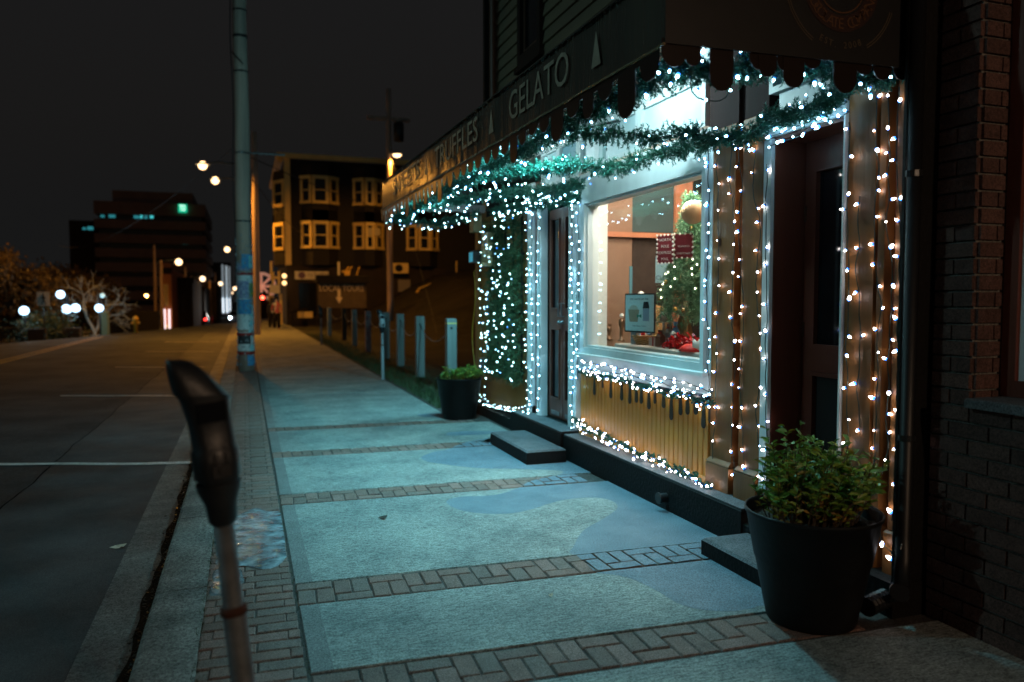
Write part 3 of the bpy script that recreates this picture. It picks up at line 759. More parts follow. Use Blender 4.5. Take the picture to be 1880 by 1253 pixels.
# hanging drip valance: rounded tongues of uneven length
random.seed(5)
def tongue(w, L):
    pts = [(-w*.5,0)]
    for i in range(9):
        t = math.pi+math.pi*i/8; pts.append((w*.5*math.cos(t), -L+w*.5+w*.5*math.sin(t)))
    return pts+[(w*.5,0)]
y = AY0+.06
fix = [.14,.26,.12,.17,.12,.21,.12,.10]
i = 0
while y < AY1-.05:
    w_ = random.uniform(.13,.19); L = fix[i] if i < len(fix) else random.choice((.10,.13,.17,.22,.26)); i += 1
    L = max(L, w_*.62)
    sp('drip', MB().prism(tongue(w_, L), (AX+.002, y+w_/2, az(y)+.012), (0,-1,0), (0,0,1), (1,0,0), .006), M_drip, awning)
    g2 = random.uniform(.03,.055)
    sp('drip', MB().box(AX+.003,AX+.008,y+w_,y+w_+g2,az(y)-.035,az(y)+.01), M_drip, awning)
    y += w_+g2
for (px, w_, tip, ) in ((1240,.12,122),(1275,.08,120),(1328,.125,166),(1400,.12,128),(1412,.10,140),(1460,.12,160),(1447,.10,130),(1495,.10,125),(1555,.14,170),(1590,.10,130),(1625,.12,122),(1660,.1,118)):
    t = onY(px, tip, AY0); top = 2.745; L = max(top-t.z, w_*.55)
    sp('drip', MB().prism(tongue(w_, L), (t.x, AY0+.012+random.uniform(0,.004), top), (1,0,0), (0,0,1), (0,1,0), .006), M_drip, awning)
# lettering on the front: reads from the far end towards the camera
def fascia_word(word, pxa, pxb, cap):
    a = onX(pxa, 200, AX).y; b = onX(pxb, 200, AX).y; y = (a+b)/2; w_ = abs(a-b)
    mb = MB(); z = (az(y)+AZ1+.012*(y-3))/2+.0
    text_mb(mb, word, cap/.7, (AX-.014, y, z), (0,-1,0), (0,0,1), 0, width=w_, N=(-1,0,0))
    sp('lettering', mb, M_awntext, awning)
fascia_word('GELATO', 938, 1047, .19)
fascia_word('TRUFFLES', 800, 880, .19)
fascia_word('SWEETS', 722, 772, .19)
def drop_icon(px):
    y = onX(px, 200, AX).y; z = (az(y)+AZ1+.012*(y-3))/2-.01
    pts = [(0,.10),(-.025,.02),(-.04,-.03),(-.055,-.08),(.055,-.08),(.04,-.03),(.025,.02)]
    sp('logo', MB().prism(pts, (AX-.0135,y,z), (0,-1,0), (0,0,1), (-1,0,0), .001), M_awntext, awning)
for px in (1098, 905, 785): drop_icon(px)
# round emblem on the end panel
c = onY(1545, -30, AY0-.003); 
def annulus(r0, r1, a0, a1, o, n=40):
    mb = MB()
    for i in range(n+1):
        t = R(a0+(a1-a0)*i/n)
        for r_ in (r0, r1): mb.v.append((o[0]+r_*math.cos(t), o[1], o[2]+r_*math.sin(t)))
    for i in range(n): mb.f.append((2*i, 2*i+2, 2*i+3, 2*i+1)); mb.mi.append(0)
    return mb
M_logo1 = mat('maroon print', (.030,.009,.006), .5); M_logo2 = mat('orange print', (.12,.05,.018), .5); M_logo3 = mat('tan print', (.11,.08,.05), .5)
kpx = c.x and (onY(1645, 20, AY0).x-onY(1545, 20, AY0).x)/100     # metres per photo pixel on that panel
sp('emblem', annulus(45*kpx, 68*kpx, 0, 360, c), M_logo1, awning)
sp('emblem_ring', annulus(40*kpx, 42*kpx, 0, 360, (c.x, c.y-.001, c.z)), M_logo2, awning)
for (r0, r1) in ((94,95.2),(97.5,98.7)):
    for (a0, a1) in ((198,240),(300,342)): sp('emblem_ring', annulus(r0*kpx, r1*kpx, a0, a1, c), M_logo3, awning)
def arc_text(s, r_, a0, a1, size, m):
    mb = MB()
    for i, ch in enumerate(s):
        if ch == ' ': continue
        a = R(a0+(a1-a0)*i/(len(s)-1)); U = Vector((-math.sin(a), 0, math.cos(a))); V = Vector((-math.cos(a), 0, -math.sin(a)))
        text_mb(mb, ch, size, (c.x+r_*math.cos(a), c.y-.002, c.z+r_*math.sin(a)), U, V, 0, N=(0,-1,0))
    sp('lettering', mb, m, awning)
arc_text('CHOCOLATE COMPANY', 57*kpx, 195, 345, 22*kpx, M_logo2)
arc_text('EST. 2008', 87*kpx, 247, 293, 13*kpx, M_logo3)
# --- under-awning lamp: a slim tube fixture fixed under the roof by the near end
lamp = thing('tube_light', 'white tube light fixed under the awning roof above the display window', 'lamp', (2.45, 5.2, 3.22), 'tube lights under the awning roof')
obj('housing', MB().bbox(2.41,2.49,4.9,5.5,3.285,3.32,.005), M_metal, lamp)
obj('tube', MB().tube([(2.45,4.92,3.268),(2.45,5.48,3.268)], .016, 10), emis('cool tube glow', (.50,.92,1.0), 20), lamp)
CY = (.18,.68,.82)
lamp_light('tube_glow', (2.62, 5.25, 3.22), (.58,.94,1.0), 52, .08, lamp)
lamp_light('added_fill_spot', (2.40, 5.8, 3.235), CY, 410, .07, lamp, spot=R(150), direction=(-.72,-.05,-1), blend=.7)  # added spot, brightens the sidewalk while sparing the facade
fill_lamp = thing('tube_light', 'added white tube light under the awning roof brightening the sidewalk by the double doors', 'lamp', (2.45, 7.9, 3.25), 'tube lights under the awning roof')  # added fixture, put in to brighten the middle of the sidewalk
obj('housing', MB().bbox(2.41,2.49,7.6,8.2,3.325,3.36,.005), M_metal, fill_lamp)
obj('tube', MB().tube([(2.45,7.62,3.308),(2.45,8.18,3.308)], .014, 10), MATS['cool tube glow'], fill_lamp)
lamp_light('added_fill_spot', (2.42, 7.9, 3.27), CY, 500, .07, fill_lamp, spot=R(150), direction=(-.72,.1,-1), blend=.7)  # spot of the added fixture, aimed at the sidewalk
lamp_light('tube_glow', (2.6, 7.9, 3.24), (.66,.95,1.0), 12, .08, fill_lamp)
# --- step blocks on the sidewalk
def step_mb(x0, x1, y0, y1, z1):
    mb = MB().bbox(x0,x1,y0,y1,-.01,z1,.016); mb.mi = [0,0,0,0,0,1,1,1,1,1]; return mb
s = obj('step_block', step_mb(2.55,2.965,6.86,8.02,.135), [M_black, M_stone]); tag(s, 'low dark stone step on the sidewalk at the double doors', 'step')
s = obj('step_block', step_mb(2.68,3.04,3.36,4.06,.11), [M_black, M_stone]); tag(s, 'short stone step half hidden behind the large planter', 'step')
# --- display lighting inside the window
il = thing('ceiling_lamp', 'flat white ceiling lamp inside the shop above the window display', 'lamp', (3.75, 5.8, 3.0))
obj('rod', MB().tube([(3.75,5.8,3.04),(3.75,5.8,3.3)], .01, 6), M_metal, il)
obj('lamp_panel', MB().bbox(3.55,3.95,5.1,6.5,3.0,3.03,.004), emis('warm panel glow', (1.0,.86,.70), 30.0), il)

# ---- what stands behind the window glass
PY = 7.0
def opx(px, py, d=0): return onY(px, py, PY-d)
M_orangewood = mat('orange painted wood', (.55,.20,.10), .5, (.48,.17,.085), 5)
rearpt = thing('inner_screen', 'brown wooden inner screen with orange post and rail behind the window display', 'room screen', (4.0, PY, .3))
def scr(name, pxa, pxb, pya, pyb, y, t, m):
    a = onY(pxa, 500, y).x; b = onY(pxb, 500, y).x; z0 = onY(1200, pyb, y).z; z1 = onY(1200, pya, y).z
    obj(name, MB().box(a, b, y, y+t, z0, z1), m, rearpt)
scr('panel', 1108, 1160, 300, 700, PY, .03, M_intwall)
scr('panel', 1161, 1236, 428, 700, PY+.02, .02, mat('dark inner door', (.05,.035,.03), .25, (.07,.05,.04), 4))
scr('rail', 1104, 1239, 428, 437, PY-.05, .045, M_orangewood)
scr('post', 1240, 1270, 300, 700, PY-.05, .05, M_orangewood)
scr('panel', 1271, 1330, 300, 700, PY+.02, .02, M_dark2)
M_inblue = mat('blue grey cabinet', (.10,.25,.30), .4)
scr('panel', 1150, 1239, 300, 427, PY+.02, .02, mat('dim inner pane', (.06,.09,.09), .2))
scr('blue_trim', 1156, 1161, 490, 560, PY-.01, .01, M_inblue)

# Christmas tree in the display
def needles(mb, path_fn, n, length, nl, per=10, wid=.0030, out=.7, droop=.2):
    for _ in range(n):
        p, axis = path_fn(random.random())
        a = random.uniform(0, 2*math.pi); u = axis.orthogonal().normalized(); v = axis.cross(u)
        d = (u*math.cos(a)+v*math.sin(a))*out+axis*random.uniform(-.6,.9)-ZD*droop*random.random()
        d.normalize(); L = length*random.uniform(.6,1.25)
        s1 = d.orthogonal().normalized(); s2 = d.cross(s1)
        for k in range(per):
            t = (k+.5)/per; b = random.uniform(0, 2*math.pi); q = p+d*L*t
            nd = (d*.75+(s1*math.cos(b)+s2*math.sin(b))*.8).normalized()*nl*random.uniform(.7,1.2)*(1-.3*t)
            sd = nd.cross(Vector((jit(1),jit(1),jit(1)))).normalized()*wid*.5
            mb.add([q-sd, q+sd, q+nd], [(0,1,2)])
tree = thing('christmas_tree', 'small decorated fir tree at the near end of the window display', 'christmas tree', (3.68,5.80,1.10))
mb = MB(); base = Vector((3.68,5.80,1.14))
def tree_fn(t):
    h = .20+random.random()**.8*1.08; r_ = (1.34-h)*.29*math.sqrt(random.random()); a = random.uniform(0,2*math.pi)
    r_ = max(r_, .01)
    return base+Vector((r_*math.cos(a), r_*math.sin(a), h+.06)), Vector((math.cos(a)*.8, math.sin(a)*.8, .25)).normalized()
needles(mb, tree_fn, 4600, .085, .028, 12, .006)
M_tneedle = mat('display tree needles', (.07,.20,.10), .55, (.16,.34,.18), 25)
obj('needles', mb, M_tneedle, tree, kind='stuff')
obj('trunk', MB().tube([base-ZD*.03, base+ZD*1.3], [.02,.005], 6), M_bark2, tree)
me = mesh_of(MB().ball((0,0,0), 1, 10, 8), 'ornament', mat('gold ornament', (.7,.42,.12), .25, metal=.6)); me.polygons.foreach_set('use_smooth', [True]*len(me.polygons))
me2 = mesh_of(MB().ball((0,0,0), 1, 10, 8), 'ornament', mat('pink ornament', (.55,.05,.14), .3)); me2.polygons.foreach_set('use_smooth', [True]*len(me2.polygons))
for k in range(16):
    h = random.uniform(.28,1.1); a = random.uniform(2.6, 5.6); r_ = (1.34-h)*.30*.95
    inst('ornament', random.choice((me, me, me2)), base+Vector((r_*math.cos(a), r_*math.sin(a), h+.05)), tree, scale=random.uniform(.014,.024))
mbs = MB().lathe([(.0001,-.9),(.7,-.6),(.8,0),(.0001,1.2)], 5); fairy = mesh_of(mbs, 'bulb', emis('fairy glow', (1,.85,.6), 14))
for k in range(34):
    h = random.uniform(.25,1.2); a = random.uniform(2.4, 5.8); r_ = (1.34-h)*.30*1.0
    inst('bulb', fairy, base+Vector((r_*math.cos(a), r_*math.sin(a), h+.06)), tree, scale=.008)
# big paper ball
p = onX(1272, 390, 3.50)
obj_ = obj('paper_globe', MB().ball(p, .098, 28, 18), mat('paper globe', (.78,.55,.32), .55, (.72,.48,.27), 6), smooth=True)
tag(obj_, 'large cream paper globe hanging above the little fir tree', 'ornament')
# red mail sign, two boards
M_redsign = mat('dark red sign board', (.19,.012,.02), .5); M_candy = mat('white icing', (.8,.75,.68), .5)
def vboard(x0, y0, ang, w_, h_, z, label, name, m, lines, border, tsize, tcol, cat, depth=.012):
    U = Vector((math.cos(ang), math.sin(ang), 0)); N = Vector((U.y, -U.x, 0)); o = Vector((x0,y0,z))
    root = thing(name, label, cat, o)
    c_ = [(-w_/2,-h_/2),(w_/2,-h_/2),(w_/2,h_/2),(-w_/2,h_/2)]
    obj('board', MB().prism(c_, o, U, ZD, N, -depth), m, root)
    if border:
        mb = MB()
        for i in range(border):
            t = i/border*2*(w_+h_)
            if t < w_: q = (-w_/2+t, h_/2)
            elif t < w_+h_: q = (w_/2, h_/2-(t-w_))
            elif t < 2*w_+h_: q = (w_/2-(t-w_-h_), -h_/2)
            else: q = (-w_/2, -h_/2+(t-2*w_-h_))
            mb.ball(tuple(o+U*q[0]+ZD*q[1]+N*.003), .010, 6, 4)
        obj('icing_border', mb, M_candy, root)
    mb = MB()
    for k, s in enumerate(lines):
        if s: text_mb(mb, s, tsize, o+ZD*(h_/2-h_*(k+.75)/(len(lines)+.4)), U, ZD, .002, N=N)
    if mb.v: obj('lettering', mb, tcol, root)
    return root, o, U, N
p1 = onX(1221, 458, 3.42)
vboard(p1.x, p1.y, R(-62), .155, .24, p1.z, 'dark red hanging sign reading North Pole express mail with icing dots', 'mail_sign', M_redsign, ['NORTH','POLE','EXPRESS','MAIL'], 22, .034, M_candy, 'sign')
p2 = onX(1255, 452, 3.46)
vboard(p2.x, p2.y, R(-40), .15, .20, p2.z, "dark red hanging sign reading season's greetings beside the fir tree", 'greeting_sign', M_redsign, ['',"SEASON'S",'GREETINGS'], 16, .022, M_candy, 'sign')
p3 = onX(1223, 495, 3.56)
vboard(p3.x, p3.y, R(-50), .20, .24, p3.z, 'pale grey closed sign hanging under the red mail sign', 'closed_sign', mat('pale blue card', (.42,.56,.58), .6), ['','','CLOSED'], 0, .052, mat('grey card print', (.10,.11,.13), .6), 'sign')
# poster with mug and bottle, on the inside of the pane
pa = onX(1174, 575, 3.30)
root, o, U, N = vboard(pa.x, pa.y, R(-78), .40, .345, pa.z, 'black framed poster of a mug and a bottle standing in the window', 'poster', mat('poster black frame', (.012,.02,.02), .4), [], 0, .02, M_signtext, 'poster')
def flat(name, poly, m, d=.003): obj(name, MB().prism(poly, o, U, ZD, N, d), m, root)
flat('print', [(-.188,-.16),(.188,-.16),(.188,.16),(-.188,.16)], mat('poster paper', (.92,.88,.84), .5))
flat('mug_print', [(-.13,-.08),(-.02,-.08),(0,.03),(-.15,.03)], mat('print tan', (.55,.33,.22), .5), .004)
flat('cream_print', [(-.14,.031),(-.01,.031),(-.03,.06),(-.075,.072),(-.12,.06)], mat('print cream', (.75,.6,.48), .5), .004)
flat('bottle_print', [(.05,-.07),(.13,-.07),(.13,.04),(.05,.04)], mat('print lilac', (.45,.42,.50), .5), .004)
flat('bottle_top_print', [(.045,.041),(.135,.041),(.12,.10),(.06,.10)], mat('print black', (.01,.01,.012), .5), .004)
flat('ribbon_print', [(-.03,-.045),(.0,-.03),(.03,-.045),(.03,-.01),(.0,-.022),(-.03,-.01)], mat('print green', (.02,.25,.16), .5), .0045)
mb = MB(); text_mb(mb, 'hot chocolate kits', .034, o+ZD*.125, U, ZD, .005, N=N); text_mb(mb, 'make them at home', .022, o-ZD*.115, U, ZD, .005, N=N)
obj('lettering', mb, M_signtext, root)
# goods on the window board
WB = 1.19
tag(obj('display_box', MB().bbox(3.33,3.80,4.88,6.55,1.102,1.186,.008), mat('ivory display cloth', (.5,.44,.38), .8)), 'low ivory cloth covered box carrying the goods in the window', 'display stand')
dl = thing('added_display_spot', 'small added spotlight hidden inside the head of the display window', 'lamp', (3.36, 5.6, 2.75))  # added lamp, out of sight, brightens the goods and poster
obj('can', MB().lathe([(.0001,.06),(.035,.06),(.04,0)], 12, (3.36,5.6,2.66)).tube([(3.36,5.6,2.72),(3.36,5.6,3.3)], .008, 6), M_dmetal, dl)
obj('lens', MB().ball((3.36,5.6,2.665), .028, 8, 6), emis('spot lens', (1,.85,.7), 10), dl)
lamp_light('display_fill_light', (3.38,5.6,2.60), (1.0,.88,.76), 30, .04, dl)
def disp(px, py, x): return onX(px, py, x)
p = disp(1255, 600, 3.62)                               # burlap sack
mb = MB().lathe([(.0001,0),(.075,.01),(.085,.10),(.06,.20),(.035,.27),(.055,.31),(.05,.315),(.0001,.30)], 14, (p.x, p.y, WB))
tag(obj('gift_sack', mb, mat('burlap', (.34,.20,.08), .9, (.26,.15,.06), 30, .8, 120), smooth=True), 'brown burlap sack standing in front of the fir tree', 'sack')
p = disp(1205, 575, 3.85)
mb = MB().lathe([(.0001,0),(.11,.0),(.13,.12),(.10,.24),(.07,.34),(.0001,.36)], 12, (p.x, p.y, WB))
tag(obj('teddy_bag', mb, mat('ochre cloth', (.36,.19,.06), .9, (.28,.14,.05), 14, .5, 60), smooth=True), 'ochre cloth bag slumped behind the poster', 'bag')
p = disp(1219, 582, 3.50)                               # mug
mug = thing('mug', 'white mug with green motif in front of the fir tree', 'mug', (p.x, p.y, p.z-.04))
obj('body', MB().lathe([(.0001,-.04),(.034,-.04),(.038,.04),(.034,.04),(.030,-.03),(.0001,-.03)], 18, tuple(p)), M_candy, mug, smooth=True)
obj('handle', MB().tube([p+Vector((-.01,.035+.026*math.sin(t),.026*math.cos(t))) for t in [math.pi*k/8 for k in range(9)]], .006, 6), M_candy, mug, smooth=True)
obj('motif', MB().box(p.x-.040,p.x-.037,p.y-.012,p.y+.012,p.z-.015,p.z+.02), mat('green motif', (.02,.22,.08), .5), mug)
obj('shelf', MB().box(p.x-.05,p.x+.06,p.y-.06,p.y+.06,p.z-.052,p.z-.0405).box(p.x-.01,p.x+.01,p.y-.01,p.y+.01,WB,p.z-.052), M_candy, mug)
bp_ = disp(1252, 575, 3.45)
g2 = glass_mat('bauble glass', (.9,.95,.95), 1.0)
ba = thing('glass_bauble', 'clear glass bauble hanging low in front of the fir tree', 'ornament', bp_+ZD*.07)
obj('sphere', MB().ball(bp_, .045, 22, 14), g2, ba, smooth=True)
obj('cap', MB().lathe([(.008,.043),(.008,.058),(.0001,.06)], 8, tuple(bp_)).tube([bp_+ZD*.058, bp_+ZD*.16], .001, 4), M_metal, ba)
# basket of treats, wrapped bags, red ribbon heap, white plush
p = disp(1186, 630, 3.50)
bk = thing('gift_basket', 'wicker basket of red and white wrapped treats behind the glass', 'basket', (p.x,p.y,WB))
mb = MB()
for k in range(9):
    r_ = .075+.004*k; z = WB+.01*k
    mb.tube([(p.x+r_*1.2*math.cos(t), p.y+r_*math.sin(t), z+.003*math.sin(t*8+k*3.14)) for t in [2*math.pi*j/40 for j in range(41)]], .0055, 4)
obj('wicker', mb, mat('wicker', (.42,.24,.09), .7), bk)
cols = [mat('wrap red', (.5,.02,.02), .3), mat('wrap white', (.75,.72,.7), .3), mat('wrap blue', (.12,.25,.42), .3), mat('wrap brown', (.13,.05,.03), .3)]
for k in range(9):
    a = random.uniform(0,6.28); q = Vector((p.x+.045*math.cos(a), p.y+.045*math.sin(a), WB+.08))
    M_ = Matrix.Translation(q) @ Matrix.Rotation(jit(.8),4,'X') @ Matrix.Rotation(jit(.8),4,'Y') @ Matrix.Rotation(a,4,'Z')
    obj('treat', MB().box(-.018,.018,-.018,.018,-.04,.06,M=M_), cols[k % 4], bk)
def packet(px, py, x, w_, h_, m, label, name='treat_bag'):
    p = disp(px, py, x); mb = MB(); n = 6
    prof = [(-.9,0),(-1,.1),(-.95,.6),(-.55,.82),(-.8,1.0)]
    vs = []
    for i, (s, t) in enumerate(prof):
        for sx, sy in ((-1,-.5),(1,-.5),(1,.5),(-1,.5)):
            k = abs(s); vs.append((p.x+sx*w_*.35*k*(1.0 if i < 3 else .35), p.y+sy*w_*2*k*.5, WB+h_*t))
    fs = []
    for i in range(len(prof)-1):
        for j in range(4): fs.append((i*4+j, i*4+(j+1)%4, i*4+4+(j+1)%4, i*4+4+j))
    fs += [(3,2,1,0), tuple(range(16,20))]
    r = thing(name, label, 'treat bag', (p.x,p.y,WB))
    obj('bag', MB().add(vs, fs), m, r); obj('tie', MB().tube([(p.x-.012,p.y-w_*.3,WB+h_*.82),(p.x-.014,p.y,WB+h_*.8),(p.x-.012,p.y+w_*.3,WB+h_*.82)], .006, 5), cols[0], r)
packet(1212, 640, 3.42, .08, .15, cols[3], 'clear bag of brown chocolate tied with red next to basket')
packet(1228, 625, 3.55, .08, .20, cols[1], 'white treat bag in the middle of the window display')
packet(1240, 612, 3.52, .07, .22, cols[2], 'pale blue treat bag in front of the burlap sack')
def plush(px, py, x, r_, m, m2, label, name):
    p = disp(px, py, x); root = thing(name, label, 'soft toy', (p.x,p.y,p.z-r_))
    obj('body', MB().ball((p.x,p.y,p.z-r_*.2), r_, 14, 10, sz=.9), m, root, smooth=True)
    obj('head', MB().ball((p.x-r_*.3,p.y+r_*.4,p.z+r_*.75), r_*.62, 12, 8), m, root, smooth=True)
    obj('scarf', MB().tube([(p.x-r_*.3+r_*.5*math.cos(t), p.y+r_*.4+r_*.5*math.sin(t), p.z+r_*.32) for t in [6.283*k/14 for k in range(15)]], r_*.14, 6), m2, root)
plush(1240, 622, 3.46, .045, M_candy, cols[2], 'white and blue soft toy lying on the heap of red ribbon', 'soft_toy')
plush(1181, 548, 3.62, .05, M_candy, mat('pink trim', (.6,.15,.12), .6), 'cream snowman toy peeking over the top of the poster', 'soft_toy')
mb = MB(); p = disp(1255, 640, 3.42)
for k in range(46):
    a = random.uniform(0,6.28); c0 = Vector((p.x+jit(.05), p.y+jit(.26), WB+random.uniform(.01,.11))); r_ = random.uniform(.02,.045); ax = Vector((jit(1),jit(1),jit(1))).normalized(); u = ax.orthogonal().normalized(); v = ax.cross(u)
    pts = [c0+(u*math.cos(t)+v*math.sin(t))*r_ for t in [6.283*j/12 for j in range(13)]]
    for j in range(12): mb.add([pts[j]-ax*.009, pts[j]+ax*.009, pts[j+1]+ax*.009, pts[j+1]-ax*.009], [(0,1,2,3)])
tag(obj('ribbon_heap', mb, mat('red satin ribbon', (.55,.012,.015), .25)), 'heap of curled shiny red ribbon along the glass', 'ribbon')
p = disp(1262, 650, 3.34)
tag(obj('red_cloth', MB().lathe([(.0001,.06),(.03,.055),(.06,.03),(.075,0),(.0001,0)], 16, (p.x+.02,p.y,WB), sy=1.6), mat('bright red felt', (.75,.02,.01), .6), smooth=True), 'bright red felt hat lying against the bottom of the glass', 'hat')
p = disp(1288, 648, 3.40)
tag(obj('white_roll', MB().tube([(p.x-.03,p.y+.06,WB+.05),(p.x+.06,p.y-.05,WB+.05)], .048, 18), M_candy, smooth=False), 'rolled white cloth in the corner of the display under the tree', 'cloth')
random.seed(8)
for k, (px, c_, lab) in enumerate(((1202,1,'small white wrapped box beside the wicker basket'),(1216,0,'small red wrapped box among the treat bags'),(1233,2,'small pale blue wrapped box below the soft toy'),(1248,3,'small brown wrapped box near the red ribbon'),(1276,0,'red wrapped box under the fir tree'))):
    q = disp(px, 636, 3.46+.03*(k % 2)); g_ = thing('gift_box', lab, 'gift box', (q.x, q.y, WB), 'wrapped gift boxes in the window'); hh = random.uniform(.06,.11)
    M_ = Matrix.Translation(Vector((q.x,q.y,WB))) @ Matrix.Rotation(jit(.6),4,'Z')
    obj('box', MB().box(-.035,.035,-.04,.04,.002,hh,M=M_), cols[c_], g_); obj('ribbon', MB().box(-.0365,.0365,-.006,.006,.001,hh+.0015,M=M_).box(-.006,.006,-.0415,.0415,.001,hh+.002,M=M_), cols[0] if c_ else cols[1], g_)
# slim bronze figurines at the left of the display
M_bronze = mat('bronze', (.16,.08,.04), .35, metal=.4)
for (px, hh, lab) in ((1118,.16,'squat dark candle holder at the far end of the display'),(1141,.26,'tall dark nutcracker figurine with pale head in the display')):
    p = disp(px, 640, 3.5)
    r = thing('figurine', lab, 'figurine', (p.x,p.y,WB))
    obj('figure', MB().lathe([(.0001,0),(.04,0),(.04,.015),(.02,.03),(.018,hh*.5),(.032,hh*.62),(.030,hh*.8),(.012,hh*.88),(.0001,hh*.9)], 12, (p.x,p.y,WB)), M_bronze, r, smooth=True)
    obj('head', MB().ball((p.x,p.y,WB+hh*.98), .022, 10, 8), M_candy if hh > .2 else M_bronze, r, smooth=True)
p = disp(1166, 640, 3.42)
tag(obj('striped_box', MB().bbox(p.x-.02,p.x+.05,p.y-.05,p.y+.05,WB,WB+.30,.004), mat('grey striped card', (.12,.14,.15), .5, (.25,.27,.28), 60, stretch=(.01,.01,1))), 'narrow grey striped box standing under the poster', 'box')
# ================================================================== GARLANDS AND LIGHT STRINGS
bulb_mb = MB().lathe([(.0001,-.011),(.0062,-.009),(.0072,-.002),(.0063,.004),(.0044,.010),(.0001,.016)], 6)
bulb_mb.mi = [1]*12+[0]*18
bulb_me = {k: mesh_of(bulb_mb, 'bulb', [m, M_bulbfringe]) for k, m in (('cool', M_bulb), ('warm', M_bulbw), ('soft', M_bulbs))}
for m_ in bulb_me.values(): m_.polygons.foreach_set('use_smooth', [True]*len(m_.polygons))
def resample(pts, n):
    pts = [Vector(p) for p in pts]; L = [0]
    for a, b in zip(pts, pts[1:]): L.append(L[-1]+(b-a).length)
    out = []; j = 0
    for i in range(n):
        t = L[-1]*i/(n-1)
        while j < len(pts)-2 and L[j+1] < t: j += 1
        out.append(pts[j].lerp(pts[j+1], (t-L[j])/max(1e-9, L[j+1]-L[j])))
    return out
def length(pts): return sum((Vector(b)-Vector(a)).length for a, b in zip(pts, pts[1:]))
def rand_rot(): return (random.uniform(0,6.28), random.uniform(0,6.28), random.uniform(0,6.28))
def string(label, group, pts, nbulb, kind='cool', wob=.010, off=.016, out=(-1,0,0), scale=1.0, cable=M_cable, cat='string lights', spread=.0):
    L = length(pts); c = resample(pts, max(4, int(L/.035))); out = Vector(out); s = random.random()*50
    c = [p+Vector((0, wob*noise.noise(Vector((s, i*.22, 0)))*2, wob*noise.noise(Vector((s+9, i*.22, 0)))*1.5))+out*(.004+.006*noise.noise(Vector((s+5, i*.3, 0)))) for i, p in enumerate(c)]
    root = thing('string_lights', label, cat, c[0], group)
    mb = MB().tube(c, .0032, 5)
    for k in range(nbulb):
        i = min(len(c)-1, max(0, int((k+.5+jit(.28))/nbulb*len(c)))); p = c[i]
        side = Vector((jit(.3), random.choice((-1,1))*random.uniform(.5,1), jit(.8)))+out*(.45 if kind != 'warm' else random.choice((.0,.1,.7)))
        side.normalize(); q = p+side*(off+random.uniform(0,.006)+spread*random.random())
        q.x = min(q.x, p.x+.006)
        mb.tube([p, p.lerp(q, .62)], [.0028,.0055], 5)
        inst('bulb', bulb_me[kind], q, root, M=side.to_track_quat('Z','Y').to_matrix(), scale=scale*random.choice((.7,.85,1,1,1.15,1.35)))
    obj('cable', mb, cable, root)
    return root
def garland(label, group, pts, nbulb, rad=.065, dens=110, kind='cool', nl=.034, cat='garland', seed=0, wid=.0042):
    random.seed(seed); L = length(pts); c = resample(pts, max(6, int(L/.06)))
    c = [p+Vector((.02*noise.noise(Vector((seed, i*.3, 0))), .02*noise.noise(Vector((seed+7, i*.3, 0))), .035*noise.noise(Vector((seed+3, i*.25, 0))))) for i, p in enumerate(c)]
    root = thing('garland', label, cat, c[0], group)
    mb = MB()
    def fn(t):
        x = t*(len(c)-1); i = min(len(c)-2, int(x)); p = c[i].lerp(c[i+1], x-i); ax = (c[i+1]-c[i]).normalized()
        return p+Vector((jit(.02),jit(.02),jit(.02))), ax
    needles(mb, fn, int(L*dens*2.6), rad*.95, nl*.9, 22, wid*1.7, out=.85, droop=.3)
    obj('needles', mb, M_needle, root, kind='stuff')
    obj('wire', MB().tube(c, .006, 5), M_cable, root)
    for k in range(nbulb):
        p, ax = fn((k+random.random())/nbulb); a = random.uniform(0, 6.28); u = ax.orthogonal().normalized(); v = ax.cross(u)
        d = (u*math.cos(a)+v*math.sin(a)); d.z -= .35; d.x -= .25; d.y -= .2; d.normalize()
        inst('bulb', bulb_me[kind], p+d*rad*random.uniform(.75,1.25), root, M=d.to_track_quat('Z','Y').to_matrix(), scale=random.uniform(.6,1.3))
    return root
def XP(*a): return [onX(px, py, x) for px, py, x in a]
def YP(*a): return [onY(px, py, y) for px, py, y in a]
GG = 'fir garlands with lights under the awning'
garland('fir garland with white lights running along the front edge of the awning', GG, [Vector((1.90, 10.1-i*.7, 2.70+.0*i-.02*(i%2))) for i in range(10)]+[Vector((1.92,3.12,2.66))], 62, rad=.08, dens=135, seed=1)
garland('upper fir garland swagged across in front of the transom panes', GG, XP((1306,258,3.08),(1250,246,2.86),(1180,250,2.62),(1100,246,2.38),(1030,246,2.16),(965,268,1.95)), 17, rad=.085, dens=150, seed=2)
garland('lower fir garland swagged from the brown pilaster towards the far awning edge', GG, XP((1300,272,3.08),(1235,276,3.0),(1180,292,2.92),(1120,314,2.84),(1060,300,2.6),(970,314,2.35),(900,320,2.12),(850,330,1.94)), 26, rad=.085, dens=140, seed=3)
garland('dense lit fir garland draped over the head of the double doors', GG, XP((1066,338,3.08),(1020,352,3.06),(960,352,2.98),(900,360,2.8),(840,368,2.5),(790,378,2.2)), 66, rad=.09, dens=120, kind='soft', seed=4)
garland('lit fir garland above the green wall at the far corner', GG, XP((1060,362,3.12),(1010,372,3.1),(960,380,3.08),(905,388,3.08)), 46, rad=.07, dens=110, kind='soft', seed=5)
garland('thin fir garland hanging along the far end of the awning', GG, YP((712,402,10.12),(760,408,10.12),(800,412,10.12),(840,402,10.12),(878,392,10.12)), 34, rad=.08, dens=90, kind='soft', seed=6)
garland('fir garland behind the drips at the near end of the awning', GG, YP((1222,108,3.1),(1270,118,3.1),(1320,130,3.1),(1380,122,3.12),(1440,120,3.12),(1500,128,3.12),(1545,138,3.12),(1600,140,3.1),(1672,122,3.08)), 34, rad=.075, dens=190, seed=7)
